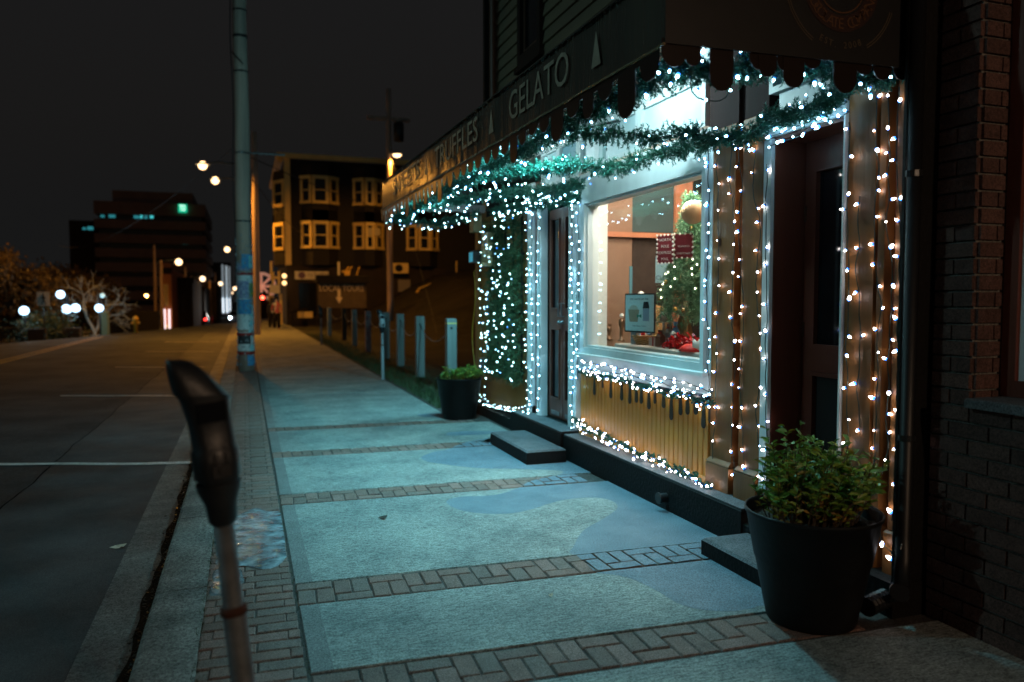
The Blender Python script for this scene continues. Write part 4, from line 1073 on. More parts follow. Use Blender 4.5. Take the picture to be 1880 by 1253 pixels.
garland('fir garland rising over the brown pilasters to the top of the single door', GG, XP((1310,262,3.08),(1355,250,3.08),(1405,226,3.08),(1460,208,3.06),(1515,190,3.04),(1545,160,3.02),(1560,138,3.0)), 26, rad=.075, dens=160, seed=8)
garland('thin dark garland along the top of the beadboard', GG, XP((1066,682,3.13),(1150,702,3.13),(1230,722,3.13),(1310,742,3.13)), 52, kind='warm', rad=.022, dens=60, nl=.02, seed=9)
garland('thin dark garland lying on the base ledge under the beadboard', GG, XP((1050,772,3.10),(1130,812,3.10),(1220,852,3.10),(1306,892,3.10)), 62, kind='warm', rad=.028, dens=60, nl=.02, seed=10)
# green wall beside the doors
random.seed(21)
gw = thing('green_wall', 'dense climbing greenery studded with lights on the ochre wall left of the doors', 'climbing plant', (3.12, 9.25, .6))
mb = MB()
def gw_fn(t):
    while True:
        y = random.uniform(8.62, 9.98); z = random.uniform(.58, 2.66)
        if noise.noise(Vector((y*2.3, z*2.3, 4))) > -.38: break
    return Vector((3.14+jit(.03), y, z)), Vector((-.3, jit(1), jit(1)+.3)).normalized()
needles(mb, gw_fn, 4200, .10, .036, 12, .0065, out=.9, droop=.5)
obj('foliage', mb, mat('wall greenery', (.03,.085,.035), .55, (.06,.13,.05), 14), gw, kind='stuff')
mb = MB()
for k in range(6):
    z = .7+k*.36; mb.box(3.165,3.178,8.62,9.95,z,z+.03)
for k in range(5):
    y = 8.66+k*.31; mb.box(3.150,3.1648,y,y+.03,.6,2.6)
obj('trellis', mb, M_dark, gw)
for k in range(125):
    p, a = gw_fn(0); inst('bulb', bulb_me['soft'], (3.05+jit(.04), p.y, p.z), gw, rot=rand_rot(), scale=random.uniform(.7,1.0))
SG = 'mini light strings fixed to the shop front'
ST = [
 ('string of white lights down the white window frame beside the brown pilaster', [(1300,262),(1303,400),(1298,520),(1302,640),(1300,722)], 24, 'cool', 3.13),
 ('string of white lights on the left edge of the left brown pilaster', [(1318,290),(1320,450),(1317,620),(1314,760),(1308,880),(1322,918)], 22, 'warm', 3.157),
 ('string of blue white lights just right of the left edge string on the brown pilaster', [(1344,256),(1341,330),(1350,420),(1344,560),(1350,680),(1343,800),(1352,900)], 22, 'warm', 3.157),
 ('string of lights down the dark groove between the brown pilasters', [(1356,256),(1362,330),(1358,430),(1366,560),(1360,700),(1366,820),(1370,922)], 24, 'warm', 3.157),
 ('string of lights down the right brown pilaster', [(1388,268),(1384,340),(1396,430),(1388,520),(1400,640),(1390,760),(1396,880)], 22, 'warm', 3.157),
 ('string of lights along the white casing left of the single door', [(1410,300),(1406,420),(1409,560),(1406,700),(1408,820),(1402,905)], 16, 'warm', 3.14),
 ('string of lights over the lintel of the single door', [(1414,268),(1450,258),(1490,240),(1530,222),(1560,205)], 15, 'cool', 3.12),
 ('second string of lights over the single door lintel tangled with garland', [(1405,250),(1440,244),(1480,226),(1520,208),(1556,186)], 13, 'cool', 3.10),
 ('string of lights down the right edge of the single door', [(1560,225),(1556,380),(1560,520),(1555,660),(1558,830)], 17, 'warm', 3.13),
 ('sparse string of lights on the wide brown board right of the door', [(1580,360),(1574,480),(1580,600),(1576,720),(1580,800)], 8, 'warm', 3.157),
 ('string of lights down the middle of the wide brown board', [(1606,172),(1612,300),(1606,440),(1616,560),(1610,700),(1606,830),(1600,880)], 24, 'warm', 3.157),
 ('string of lights left of the dark groove in the end boards', [(1630,165),(1636,280),(1628,400),(1640,520),(1632,660),(1630,800),(1622,870)], 22, 'warm', 3.157),
 ('string of lights right of the dark groove in the end boards', [(1652,160),(1646,300),(1656,440),(1650,600),(1652,740),(1648,860),(1640,960)], 20, 'warm', 3.157),
 ('string of lights at the outer edge of the last brown board', [(1680,330),(1688,450),(1680,600),(1668,760),(1662,880)], 6, 'warm', 3.14),
 ('short tail of lights at the foot of the end boards behind the planter', [(1612,945),(1618,1000),(1636,1010),(1642,1030)], 5, 'warm', 3.12),
 ('string of lights down the white pilaster left of the double doors', [(978,372),(976,500),(979,620),(975,752)], 32, 'cool', 3.13),
 ('string of lights between the white posts left of the double doors', [(992,374),(989,500),(992,640),(990,758)], 24, 'cool', 3.13),
 ('string of lights down the casing right of the double doors', [(1052,378),(1050,500),(1054,640),(1050,792)], 38, 'cool', 3.13),
 ('outer string of lights beside the big window left frame', [(1062,372),(1064,500),(1060,620),(1062,700)], 22, 'cool', 3.13),
 ('string of lights over the head of the double doors', [(968,384),(1010,376),(1062,366)], 20, 'cool', 3.13),
 ('string of lights hanging free at the far corner of the shop', [(884,425),(881,540),(886,640),(882,745)], 22, 'soft', 3.02),
 ('second hanging string of lights at the far corner', [(896,540),(899,620),(893,700),(890,742)], 14, 'soft', 3.08),
 ('string of lights down the right edge of the greenery', [(968,392),(970,520),(966,640),(970,750)], 26, 'soft', 3.12),
 ('string of lights along the foot of the ochre wall', [(888,742),(915,748),(945,756),(972,760)], 30, 'soft', 3.08),
 ('second string of lights heaped along the foot of the ochre wall', [(886,728),(900,742),(940,750),(970,748)], 18, 'soft', 3.10),
 ('string of lights draped along the window sill', [(1066,664),(1120,672),(1190,690),(1250,700),(1310,720)], 36, 'warm', 3.10),
 ('second string of lights drooping under the window sill', [(1066,676),(1110,684),(1160,690),(1220,706),(1310,730)], 26, 'cool', 3.11),
 ('string of lights lying on the base ledge', [(1056,785),(1120,815),(1200,852),(1300,893)], 36, 'warm', 3.06),
]
random.seed(33)
for (lab, px, n, kd, x) in ST:
    n = max(3, round(n*{'warm': .70, 'cool': .85, 'soft': .9}[kd]))
    string(lab, SG, [onX(a, b, x) for a, b in px], n, kd, scale=1.0 if kd != 'soft' else .85)
# a loop of cable hanging down from the near garland
string('loose cable loop with two lights hanging in front of the transom', SG, YP((1272,135,3.14),(1266,160,3.14),(1280,178,3.14),(1300,186,3.14),(1325,185,3.14),(1340,175,3.14),(1345,150,3.14)), 3, 'cool')

# ================================================================== PLANTERS
def shrub(parent, cx, cy, z0, rx, ry, hfun, n_parts, n_rest, lw, seed, mats=M_leaf):
    random.seed(seed)
    variants = []
    for i, m in enumerate(mats):
        mb = MB(); w_ = .36
        for (sgn) in (1,-1):
            mb.add([(0,0,0),(sgn*w_*.55,.3,.10),(sgn*w_*.5,.68,.08),(0,1,-.12),(0,.5,-.03)], [(0,1,4),(1,2,4),(2,3,4)] if sgn > 0 else [(0,4,1),(1,4,2),(2,4,3)])
        variants.append((mesh_of(mb, 'leaf', m), mb, m))
    stems = MB(); leaves = []
    for s in range(int(n_rest/14)):
        a = random.uniform(0, 6.28); r_ = math.sqrt(random.random()); bx, by = cx+rx*.72*r_*math.cos(a), cy+ry*.72*r_*math.sin(a)
        tx, ty = cx+.045+rx*r_*math.cos(a)*.98+jit(.03), cy-.01+ry*r_*math.sin(a)*1.1+jit(.03); h = hfun(tx-cx, ty-cy)*random.uniform(.5,1.08)*(1-.28*r_**3)
        pts = [Vector((bx,by,z0)), Vector((bx*.6+tx*.4+jit(.02), by*.6+ty*.4+jit(.02), z0+h*.5)), Vector((tx, ty, z0+h))]
        stems.tube(pts, [.004,.003,.0015], 4, caps=False)
        for k in range(18):
            t = random.uniform(.12, 1.0)**.8; q = pts[0].lerp(pts[1], t*2) if t < .5 else pts[1].lerp(pts[2], t*2-1)
            b = random.uniform(0, 6.28); d = Vector((math.cos(b), math.sin(b), random.uniform(.0,.9))).normalized()
            low = (q.z-z0) < h*.45
            leaves.append((q, d, lw*random.uniform(.65,1.2)*(.8 if low else 1), random.choice((3,4,4,0)) if low else random.choice((0,0,1,1,2,2,3))))
    leaves.sort(key=lambda t: -(t[0].z+.0*t[0].y-(t[0].y-cy)*1.2+jit(.05)))
    obj('stems', stems, M_stem, parent)
    rests = {}
    for j, (q, d, s, vi) in enumerate(leaves):
        roll = Matrix.Rotation(jit(.9), 3, 'Y'); M3 = d.to_track_quat('Y','Z').to_matrix() @ roll
        if j < n_parts: inst('leaf', variants[vi][0], q, parent, M=M3, scale=s)
        else:
            mbx = rests.setdefault(vi, MB()); src = variants[vi][1]
            mbx.add([q+(M3 @ Vector(v))*s for v in src.v], src.f)
    for vi, mbx in rests.items(): obj('leaves', mbx, variants[vi][2], parent, kind='stuff')
def planter(label, cx, cy, rt, rb, h, hfun, seed, n_parts, lw, n=2400, ry=.30):
    r = thing('planter', label, 'planter', (cx, cy, 0))
    obj('pot', MB().lathe([(.0001,0),(rb,0),(rb+.004,.01),(rb+(rt-rb)*.55,h*.55),(rb+(rt-rb)*.56+.004,h*.56),(rt-.006,h-.022),(rt+.002,h-.018),(rt+.004,h-.004),(rt+.001,h),(rt-.006,h),(rt-.01,h-.02),(rt-.03,h-.1)], 56, (cx,cy,.002)), M_pot, r, smooth=True)
    mb = MB(); n_ = 28; mb.v.append((cx,cy,h-.05)); 
    for k in range(1,5):
        for i in range(n_):
            a = 6.283*i/n_; q = (rt-.025)*k/4; mb.v.append((cx+q*math.cos(a), cy+q*math.sin(a), h-.06+.02*noise.noise(Vector((q*20*math.cos(a), q*20*math.sin(a), seed)))))
    for i in range(n_): mb.f.append((0,1+i,1+(i+1)%n_)); mb.mi.append(0)
    for k in range(3):
        for i in range(n_): a = 1+k*n_; mb.f.append((a+i,a+n_+i,a+n_+(i+1)%n_,a+(i+1)%n_)); mb.mi.append(0)
    obj('soil', mb, M_soil, r)
    shrub(r, cx, cy, h-.06, rt*.98, ry, hfun, n_parts, n, lw, seed)
    return r
planter('large black plastic planter with leafy shrub at the near end of the shop', 2.665, 3.06, .325, .212, .555, lambda x, y: .36+.17*math.exp(-((x+.12)/.07)**2)+.06*math.exp(-((x-.2)/.1)**2)-.05*math.exp(-((x-.03)/.06)**2), 3, 290, .055, 2100, .27)
planter('black planter with low green shrub at the far corner of the shop', 2.72, 9.95, .31, .22, .55, lambda x, y: .16+.07*abs(math.sin(x*9)), 4, 60, .05, 1300)

# ================================================================== DOWNPIPE AND BRICK NEIGHBOUR
XB = 3.25
nb_ = thing('brick_building', 'dark brick neighbouring building with a recessed window at the right edge', 'building', (XB, 1.9, 0))
YJ = onX(1787, 600, XB).y; zs = onX(1787, 730, XB).z; XJ = onY(1842, 400, YJ).x
obj('wall', MB().box(XB+.008, 3.8, YJ+.008, 2.90, -.1, 7.0).box(XB+.008, 3.8, -2.0, YJ+.008, -.1, zs-.05).box(XJ+.02, 3.8, -.9, YJ+.008, 3.9, 7.0), M_mortar, nb_)
random.seed(9)
ch, bh, bl = .0785, .066, .205
wb = [mesh_of(MB().box(-.012,.012,-bl/2,bl/2,0,bh), 'brick', M_wall_brk[i]) for i in range(3)]
wbh = [mesh_of(MB().box(-.012,.012,-bl/4+.003,bl/4-.003,0,bh), 'brick', M_wall_brk[i]) for i in range(3)]
jb = [mesh_of(MB().box(-.095,.095,-.012,.012,0,bh), 'brick', M_wall_brk[i]) for i in range(3)]
jbh = [mesh_of(MB().box(-.035,.035,-.012,.012,0,bh), 'brick', M_wall_brk[i]) for i in range(3)]
nbk = 0
for c_ in range(40):
    z = .0+c_*ch
    up = z > zs-.04
    off = 0 if c_ % 2 else .107
    y = 2.895-off
    if off: inst('brick', wbh[random.randrange(3)], (XB+.002+jit(.001), 2.895-.05, z), nb_); nbk += 1
    ylim = YJ+.003 if up else 1.85
    while y-bl >= ylim-.001 or (up and y-.05 > ylim):
        if y-bl >= ylim-.001:
            inst('brick', wb[random.randrange(3)], (XB+.002+jit(.0015), y-bl/2, z), nb_); y -= bl+.01
        else:
            # closer brick cut to the opening
            w_ = y-ylim
            m3 = mesh_of(MB().box(-.012,.012,-w_/2,w_/2,0,bh), 'brick', M_wall_brk[random.randrange(3)]); inst('brick', m3, (XB+.002, y-w_/2, z), nb_); y = ylim-1
        nbk += 1
    if up:
        # jamb of the window opening faces the camera
        D = XJ-XB
        if c_ % 2: inst('brick', jb[random.randrange(3)], (XB+D/2+.004, YJ+.001, z), nb_, scale=((D-.022)/.19,1,1)); 
        else:
            inst('brick', jb[random.randrange(3)], (XB+.015+(D-.022)*.34, YJ+.001, z), nb_, scale=((D-.022)*.68/.19,1,1))
            inst('brick', jbh[random.randrange(3)], (XB+.015+(D-.022)*.87, YJ+.001, z), nb_, scale=((D-.022)*.26/.07,1,1))
obj('sill', MB().bbox(XB-.06, XJ+.06, -.9, YJ-.014, zs-.045, zs, .008), M_stone, nb_)
fw = obj('window', ring(MB(), XJ, XJ+.06, -.8, YJ-.012, -.75, YJ-.085, zs+.002, 3.85, zs+.08, 3.8), M_dbrown, nb_)
obj('sash', ring(MB(), XJ+.02, XJ+.055, -.749, YJ-.086, -.70, YJ-.12, zs+.081, 3.799, zs+.12, 3.75), M_white, fw)
obj('pane', MB().box(XJ+.035, XJ+.04, -.70, YJ-.12, zs+.12, 3.75), M_dglass, fw)
dp = thing('downpipe', 'black downpipe between the shop boards and the brick wall', 'drainpipe', (3.08, 2.92, .2))
obj('pipe', MB().tube([(3.10,2.912,3.2),(3.10,2.912,.42),(3.07,2.88,.32),(3.02,2.84,.20)], .038, 14), mat('black pipe gloss', (.010,.010,.011), .45), dp, smooth=True)
for zb_ in (2.2, .9): obj('bracket', MB().tube([(3.10,2.912,zb_),(3.10,2.912,zb_+.03)], .043, 14), M_dmetal, dp)
mb = MB()
p0, p1, p2 = Vector((3.0,2.83,.17)), onG(1655,1118)+ZD*.10, onG(1590,1140)+ZD*.07
cc = resample([p0, (p0+p1)/2+ZD*.01, p1, p2], 40)
mb.tube(cc, [.045+.006*(k % 2) for k in range(40)], 12)
obj('corrugated_hose', mb, mat('black corrugated plastic', (.015,.015,.016), .25), dp)
cp = onX(1655,1000,3.03); cq = onG(1640,1110)+ZD*.1
mb = MB()
for k in range(60): mb.ball(tuple(cp.lerp(cq, k/59)), .0035, 5, 4)
tag(obj('bead_chain', mb, M_metal), 'thin bead chain hanging beside the downpipe behind the planter', 'chain')

# ================================================================== CORNER FITTINGS OF THE SHOP
fl = onX(875, 472, 3.02)
fld = thing('floodlight', 'dark box floodlight with blue glass at the far corner of the shop', 'floodlight', fl)
obj('housing', MB().bbox(fl.x-.08, fl.x+.10, fl.y-.10, fl.y+.10, fl.z-.085, fl.z+.085, .02), M_dmetal, fld)
obj('glass', MB().box(fl.x-.085, fl.x-.0805, fl.y-.085, fl.y+.085, fl.z-.07, fl.z+.06), emis('flood glass', (.05,.40,.55), .5), fld)
obj('bracket', MB().tube([(fl.x+.1,fl.y,fl.z-.05),(3.2,fl.y,fl.z-.05)], .012, 6), M_dmetal, fld)
tag(obj('power_cord', MB().tube([Vector((3.06,fl.y,fl.z-.09))]+[onX(870+3*math.sin(k), 500+k*25, 3.08) for k in range(11)], .005, 5), mat('yellow cord', (.55,.38,.04), .5)), 'yellow power cord hanging down from the corner floodlight', 'cord')
eb = onX(893, 470, 3.08)
tag(obj('meter_box', MB().bbox(3.05,3.15,eb.y-.16,eb.y+.14,2.05,2.50,.01), mat('cream box', (.5,.4,.22), .5)), 'tall cream electrical box on the far corner of the shop', 'electrical box')
eb = onX(872, 420, 3.1)
tag(obj('junction_box', MB().bbox(3.05,3.17,eb.y-.1,eb.y+.1,2.56,2.86,.01), MATS['cream box']), 'smaller cream box above the floodlight under the awning', 'electrical box')
tag(obj('outlet_box', MB().bbox(3.06,3.15,10.02,10.16,.62,.80,.01), M_metal), 'small grey outlet box low on the ochre wall', 'outlet')

# ================================================================== PARKING METERS
def meter(label, x, y, leanx, turn=0, s=1.0):
    r = thing('parking_meter', label, 'parking meter', (x, y, 0), 'single head parking meters along the kerb' if s == 1.0 else 'parking meters by the bollards')
    def L(name, mb, m, smooth=False): return obj(name, mb, m, r, smooth=smooth, local=True)
    L('post', MB().lathe([(.0001,0),(.045,0),(.045,.01),(.033,.02),(.033,.72),(.028,.73),(.028,1.0),(.0001,1.0)], 18), M_galv, True)
    L('ring', MB().lathe([(.033,.700),(.038,.703),(.038,.722),(.030,.727)], 18), M_rust, True)
    L('neck', MB().lathe([(.028,.965),(.040,.98),(.044,1.03),(.060,1.07),(.062,1.09)], 18), M_meter, True)
    # body: rounded housing, waisted, with a slanted hooded top
    mb = MB(); n = 20
    secs = [(1.075,.055,.045,0),(1.10,.078,.058,0),(1.15,.083,.062,0),(1.185,.083,.062,0),(1.19,.079,.058,0),(1.26,.080,.058,-.004),(1.32,.088,.060,-.010),(1.345,.098,.062,-.014)]
    for (z, a, b, ox) in secs:
        a *= .69
        for i in range(n):
            t = 6.283*i/n; c_, s_ = math.cos(t), math.sin(t); e = .55
            mb.v.append((ox+a*math.copysign(abs(c_)**e, c_), b*math.copysign(abs(s_)**e, s_), z+(0 if z < 1.34 else -.012*c_)))
    for j in range(len(secs)-1):
        for i in range(n): q = j*n; mb.f.append((q+i, q+(i+1)%n, q+n+(i+1)%n, q+n+i)); mb.mi.append(0)
    L('housing', mb, M_meter, True)
    # hood: wedge dome peaked to one side
    mb = MB(); rows = 7
    for j in range(rows+1):
        k = j/rows; ss = math.cos(k*math.pi/2*.96)
        for i in range(n):
            t = 6.283*i/n; c_, s_ = math.cos(t), math.sin(t); e = .6
            px_ = -.012+.074*math.copysign(abs(c_)**e, c_)*(.18+.82*ss)-.062*k**1.1
            mb.v.append((px_, .060*math.copysign(abs(s_)**e, s_)*ss, 1.335+.115*math.sin(k*math.pi/2)**1.3-.03*c_*ss*math.sin(k*2.6)-.012*c_*ss*(1-k)+.0*k))
    for j in range(rows):
        for i in range(n): q = j*n; mb.f.append((q+i, q+(i+1)%n, q+n+(i+1)%n, q+n+i)); mb.mi.append(0)
    mb.f.append(tuple(rows*n+i for i in range(n))); mb.mi.append(0)
    L('hood', mb, M_meter, True)
    L('window', MB().box(-.045,.03,-.066,-.060,1.27,1.325), M_dglass)
    L('coin_plate', MB().bbox(-.025,.025,-.070,-.062,1.115,1.15,.002).tube([(0,-.07,1.135),(0,-.080,1.135)], .009, 8), M_dmetal)
    L('vault_door', MB().lathe([(.0622,1.105),(.064,1.11),(.064,1.18),(.0622,1.185)], 20, sy=1.0), M_dmetal, True)
    r.rotation_euler = (R(-1.0), R(leanx), R(turn)); r.scale = (s,)*3
    return r
meter('dark leaning parking meter with blurred hooded head closest to the camera', .02, 2.30, -5.2, 14)
m2 = onG(703,697)
mm = meter('grey parking meter at the sidewalk edge in front of the pale bollards', m2.x, m2.y, 0, 10, .97)
m3 = onG(590,634)
meter('small far parking meter standing alone beyond the bollard chain', m3.x, m3.y, 0, 0, .98)
M_metermetal = mat('pale meter metal', (.28,.31,.33), .4)
for ch_ in mm.children:
    if ch_.name.split('.')[0] in ('housing','vault_door','post'): ch_.data.materials[0] = M_metermetal

# ================================================================== NEAR UTILITY POLE
PX, PYY = 0.0, 18.45
def pole_thing(label, x, y, h, r0, r1, group='wooden utility poles along the street', z0=None):
    z0 = -drop(x, y)-.1 if z0 is None else z0
    r = thing('utility_pole', label, 'utility pole', (x, y, z0), group)
    mb = MB().tube([(x+.01*math.sin(k*1.3), y, z0+h*k/12) for k in range(13)], [r0+(r1-r0)*k/12 for k in range(13)], 20)
    obj('pole', mb, M_wood, r, smooth=True)
    return r, z0
up, _ = pole_thing('tall wooden utility pole wrapped in posters and red tape beside the kerb', PX, PYY, 11.5, .178, .135)
def prad(z): return .178+(.135-.178)*z/11.5
def wrap(name, z0, z1, a0, a1, m, e=.006, wav=.0):
    mb = MB(); n = 18; k = 5
    for j in range(k+1):
        z = z0+(z1-z0)*j/k
        for i in range(n+1):
            t = R(a0+(a1-a0)*i/n); rr = prad(z)+e+.006*noise.noise(Vector((t*2, z*5, e*100)))
            mb.v.append((PX+rr*math.cos(t), PYY+rr*math.sin(t), z+wav*noise.noise(Vector((t*3, j, 2)))))
    for j in range(k):
        for i in range(n): q = j*(n+1)+i; mb.f.append((q, q+1, q+n+2, q+n+1)); mb.mi.append(0)
    return obj(name, mb, m, up)
def zy(py): return onY(452, py, PYY-.17).z
PW, PBl, PV, PK, PC, PYl = M_paper
wrap('poster', zy(645), zy(610), -178, -5, PW, .006); wrap('poster', zy(606), zy(568), -175, -2, PW, .009, .02); wrap('poster', zy(610), zy(560), -70, 10, PC, .008, .03)
wrap('poster', zy(568), zy(535), -170, -60, PW, .007); wrap('poster', zy(577), zy(550), -150, -45, PBl, .014); wrap('poster', zy(548), zy(516), -150, -60, PV, .012); wrap('poster', zy(534), zy(500), -175, -3, PW, .008, .02)
wrap('poster', zy(516), zy(504), -120, -40, PW, .013); wrap('poster', zy(545), zy(520), -62, -15, PYl, .013); wrap('poster', zy(493), zy(467), -110, -5, PBl, .010); wrap('poster', zy(492), zy(470), -60, 5, PC, .013); wrap('poster', zy(497), zy(484), -170, -50, PV, .008)
wrap('poster', zy(632), zy(616), -150, -55, PK, .012); wrap('poster', zy(672), zy(652), -80, 0, PBl, .006); wrap('poster', zy(645), zy(634), -60, 0, PC, .011)
for py in (649, 614, 503): wrap('red_tape', zy(py+2.6), zy(py-2.6), -180, 180, M_red, .018)
random.seed(77)
mb = MB()
for k in range(140):
    z = random.uniform(zy(672), zy(430)); t = R(random.uniform(-175,-5)); rr = prad(z)+.018
    p = Vector((PX+rr*math.cos(t), PYY+rr*math.sin(t), z)); mb.box(p.x-.012,p.x+.012,p.y-.003,p.y+.003,p.z-.02,p.z+.02)
obj('paper_scraps', mb, mat('torn paper scraps', (.5,.5,.48), .8, (.1,.15,.2), 30), up, kind='stuff')
for py in (17, 64, 66, 130, 280, 406): wrap('metal_band', zy(py+1.4), zy(py-1.4), -180, 180, M_dmetal, .012)
obj('bolt', MB().ball((PX-.01, PYY-.20, zy(280)), .03, 8, 6).ball((PX-.01, PYY-.20, zy(406)), .025, 8, 6), M_metal, up)
a = onY(458, 281, PYY); b = onY(523, 285, PYY)
obj('bracket_arm', MB().tube([a, b], .022, 8), M_metal, up)
obj('cable_run', MB().tube([(PX-.19+.02*math.sin(k*.9), PYY-.05, 2.0+k*.45) for k in range(20)], .012, 6).tube([(PX-.2, PYY-.1, zy(95)),(PX-.05, PYY-.2, zy(110)),(PX+.05,PYY-.17,zy(118))], .014, 6), M_bcable, up)

# ================================================================== BOLLARDS AND CHAIN
random.seed(4)
def bollard(px, py, y, label, m=M_bolwood, h=1.26, band=False):
    x = onY(px, py, y).x
    r = thing('bollard', label, 'bollard', (x, y, -.05), 'square timber bollards edging the empty lot')
    obj('post', MB().bbox(x-.085,x+.085,y-.085,y+.085,-.06,h,.012), m, r)
    obj('chain_hole', MB().tube([(x-.01,y-.088,h-.17),(x-.01,y-.084,h-.17)], .022, 10), M_black, r)
    if band: obj('band', MB().box(x-.088,x+.088,y-.088,y+.088,h-.10,h-.075), M_creamp, r)
    return Vector((x, y, h-.15))
bl_ = [bollard(828,700,13.2,'large pale bollard with a light band closest to the far planter',h=1.27,band=True),
 bollard(771,690,15.8,'bright cyan lit bollard second from the planter'),
 bollard(735,660,18.6,'bright bollard just right of the grey parking meter'),
 bollard(709,655,21.0,'bollard directly behind the grey parking meter'),
 bollard(676,645,23.9,'weathered bollard with reddish peeling paint left of the meter', mat('peeling red paint', (.30,.24,.24), .8, (.22,.07,.07), 9)),
 bollard(651,635,27.5,'grey blue bollard third from the far parking meter'),
 bollard(632,625,31.0,'dim bollard coloured dark for shadow left of the grey blue one', M_bark2),  # darker wood stands in for shadow on this post
 bollard(605,615,35.0,'small brownish bollard just right of the far meter', M_bark)]
r = thing('chain', 'sagging metal chain strung between the timber bollards', 'chain', bl_[0])
mb = MB()
for a, b in zip(bl_, bl_[1:]):
    n = 44; prev = None
    for k in range(n+1):
        t = k/n; p = a.lerp(b, t)-ZD*(.32*4*t*(1-t))
        if prev is not None:
            d = (p-prev); u = d.normalized().cross(ZD).normalized() if k % 2 else ZD
            mb.tube([prev-d*.12, p+d*.12], .011, 5)
        prev = p
obj('links', mb, M_metal, r)
# ================================================================== STREET LAMPS (sodium), the town beyond
SOD = (1.0, .40, .045)
M_sod = emis('sodium lens glow', (1.0,.62,.30), 4.5)
M_sod2 = emis('far sodium lens glow', (1.0,.66,.38), 3.5)
def street_lamp(label, px, py, Y, side=1, power=900, lens=.17, pole=True, hgt=None, group='sodium street lamps on poles', warm=SOD, top=1.6, spread=158):
    """lamp seen at a sight line, at distance Y; arm reaches back to its pole (side=+1: pole to the right)"""
    p = onY(px, py, Y)
    arm = 2.2; x0 = p.x+side*arm; zb = -drop(x0, Y)-.1
    r = thing('street_lamp', label, 'street lamp', (x0, Y, zb), group)
    if pole: obj('pole', MB().tube([(x0,Y,zb),(x0,Y,p.z+top)], [.15,.11], 12), M_wood, r)
    obj('arm', MB().tube([(x0,Y,p.z-.25),(x0-side*.7,Y,p.z+.10),(x0-side*1.5,Y,p.z+.16),(p.x+side*.25,Y,p.z+.10)], .055, 6), M_galv, r)
    h = obj('lamp_head', MB().lathe([(.0001,.10),(.13,.09),(.20,.05),(.21,.0)], 12, (p.x,p.y,p.z), sx=1.5), M_metal, r, smooth=True)
    obj('lens', MB().ball((p.x,p.y,p.z-.03), lens, 14, 10), M_sod if Y < 90 else M_sod2, h, smooth=True)
    if power: lamp_light('lamp_light', (p.x,p.y,p.z-.22), warm, power, .12, h, spot=R(spread), direction=(0,0,-1), blend=.45)
    return r, Vector((x0,Y,p.z))
SL = []
SL.append(street_lamp('glowing sodium lamp on a long arm, upper one left of the postered pole', 372, 303, 37, 1, 2500, spread=178, lens=.19))
SL.append(street_lamp('glowing sodium lamp just below the upper one left of the postered pole', 395, 331, 50, 1, 4200, spread=160, lens=.22))
SL.append(street_lamp('small sodium lamp halfway up beside the postered pole', 417, 458, 88, 1, 6000, lens=.28))
SL.append(street_lamp('sodium lamp on a slim pole beside the orange facade', 328, 481, 84, -1, 2500, lens=.32))
for (px, py, Y, ln, lab) in ((372,512,115,.36,'sodium lamp over the row of dark shopfronts'),(389,523,150,.4,'far sodium lamp left of the tall pale facade'),(397,531,165,.34,'faint far sodium lamp under another lamp'),(405,521,175,.4,'far sodium lamp between dark poles'),(431,530,210,.45,'tiny far sodium lamp left of the postered pole'),(425,538,230,.38,'tiniest far sodium lamp by the pole'),(419,531,220,.4,'tiny far sodium lamp before the pale facade'),(473,531,170,.36,'small sodium lamp right of the postered pole')):
    street_lamp(lab, px, py, Y, -1 if px < 420 else 1, 2500 if Y < 180 else 0, lens=ln)
# pole with lamp in the lot on the right
zl = lot_z(8, 40)
rp, z0 = pole_thing('brown utility pole with lamp and transformer behind the bollards', onY(716,500,40).x, 40, 12.0, .17, .12, z0=zl-.2)
xp = onY(716,500,40).x; lp = onY(727, 286, 40)
obj('crossarm', MB().box(xp-1.1,xp+1.1,39.9,40.1,onY(716,222,40).z,onY(716,216,40).z), M_wood, rp)
obj('transformer', MB().lathe([(.0001,-.5),(.26,-.48),(.28,.40),(.2,.48),(.0001,.5)], 14, (xp+.5,39.9,onY(716,242,40).z)), M_dmetal, rp, smooth=True)
h = obj('lamp_head', MB().lathe([(.0001,.14),(.15,.10),(.24,.0)], 12, (lp.x,39.7,lp.z)).tube([(xp,39.9,lp.z+.1),(lp.x,39.7,lp.z+.12)], .03, 6), M_metal, rp, smooth=True)
obj('lens', MB().lathe([(.23,0),(.18,-.1),(.0001,-.16)], 12, (lp.x,39.7,lp.z-.002)), M_sod, h, smooth=True)
lamp_light('lamp_light', (lp.x, 39.7, lp.z-.25), SOD, 1150, .12, h, spot=R(168), direction=(0,.15,-1), blend=.3)
# behind the viewer: a cool street lamp over the road and a warm wall lamp on the brick building
bx, by_, bz = -10.0, 6.0, 8.0
br = thing('street_lamp', 'white street lamp on a pole across the road outside the left edge', 'street lamp', (-13.6, by_, -.1))
obj('pole', MB().tube([(-13.6,by_,-.1),(-13.6,by_,9)], [.14,.10], 12), M_wood, br)
obj('arm', MB().tube([(-13.6,by_,7.6),(-12.4,by_,8.0),(bx-.2,by_,bz+.1)], .03, 6), M_metal, br)
h = obj('lamp_head', MB().lathe([(.0001,.10),(.13,.09),(.2,.05),(.21,0)], 12, (bx,by_,bz), sx=1.4), M_metal, br)
obj('lens', MB().lathe([(.19,0),(.16,-.07),(.0001,-.13)], 12, (bx,by_,bz-.002), sx=1.3), emis('white lamp lens', (.8,1,.95), 10), h)
lamp_light('lamp_light', (bx,by_,bz-.2), (.45,.95,1.0), 600, .10, h, spot=R(172), direction=(.1,.2,-1), blend=.4)
wl2 = thing('wall_lamp', 'warm wall lamp on the brick building behind the viewer', 'wall lamp', (3.1, -4.5, 3.5))
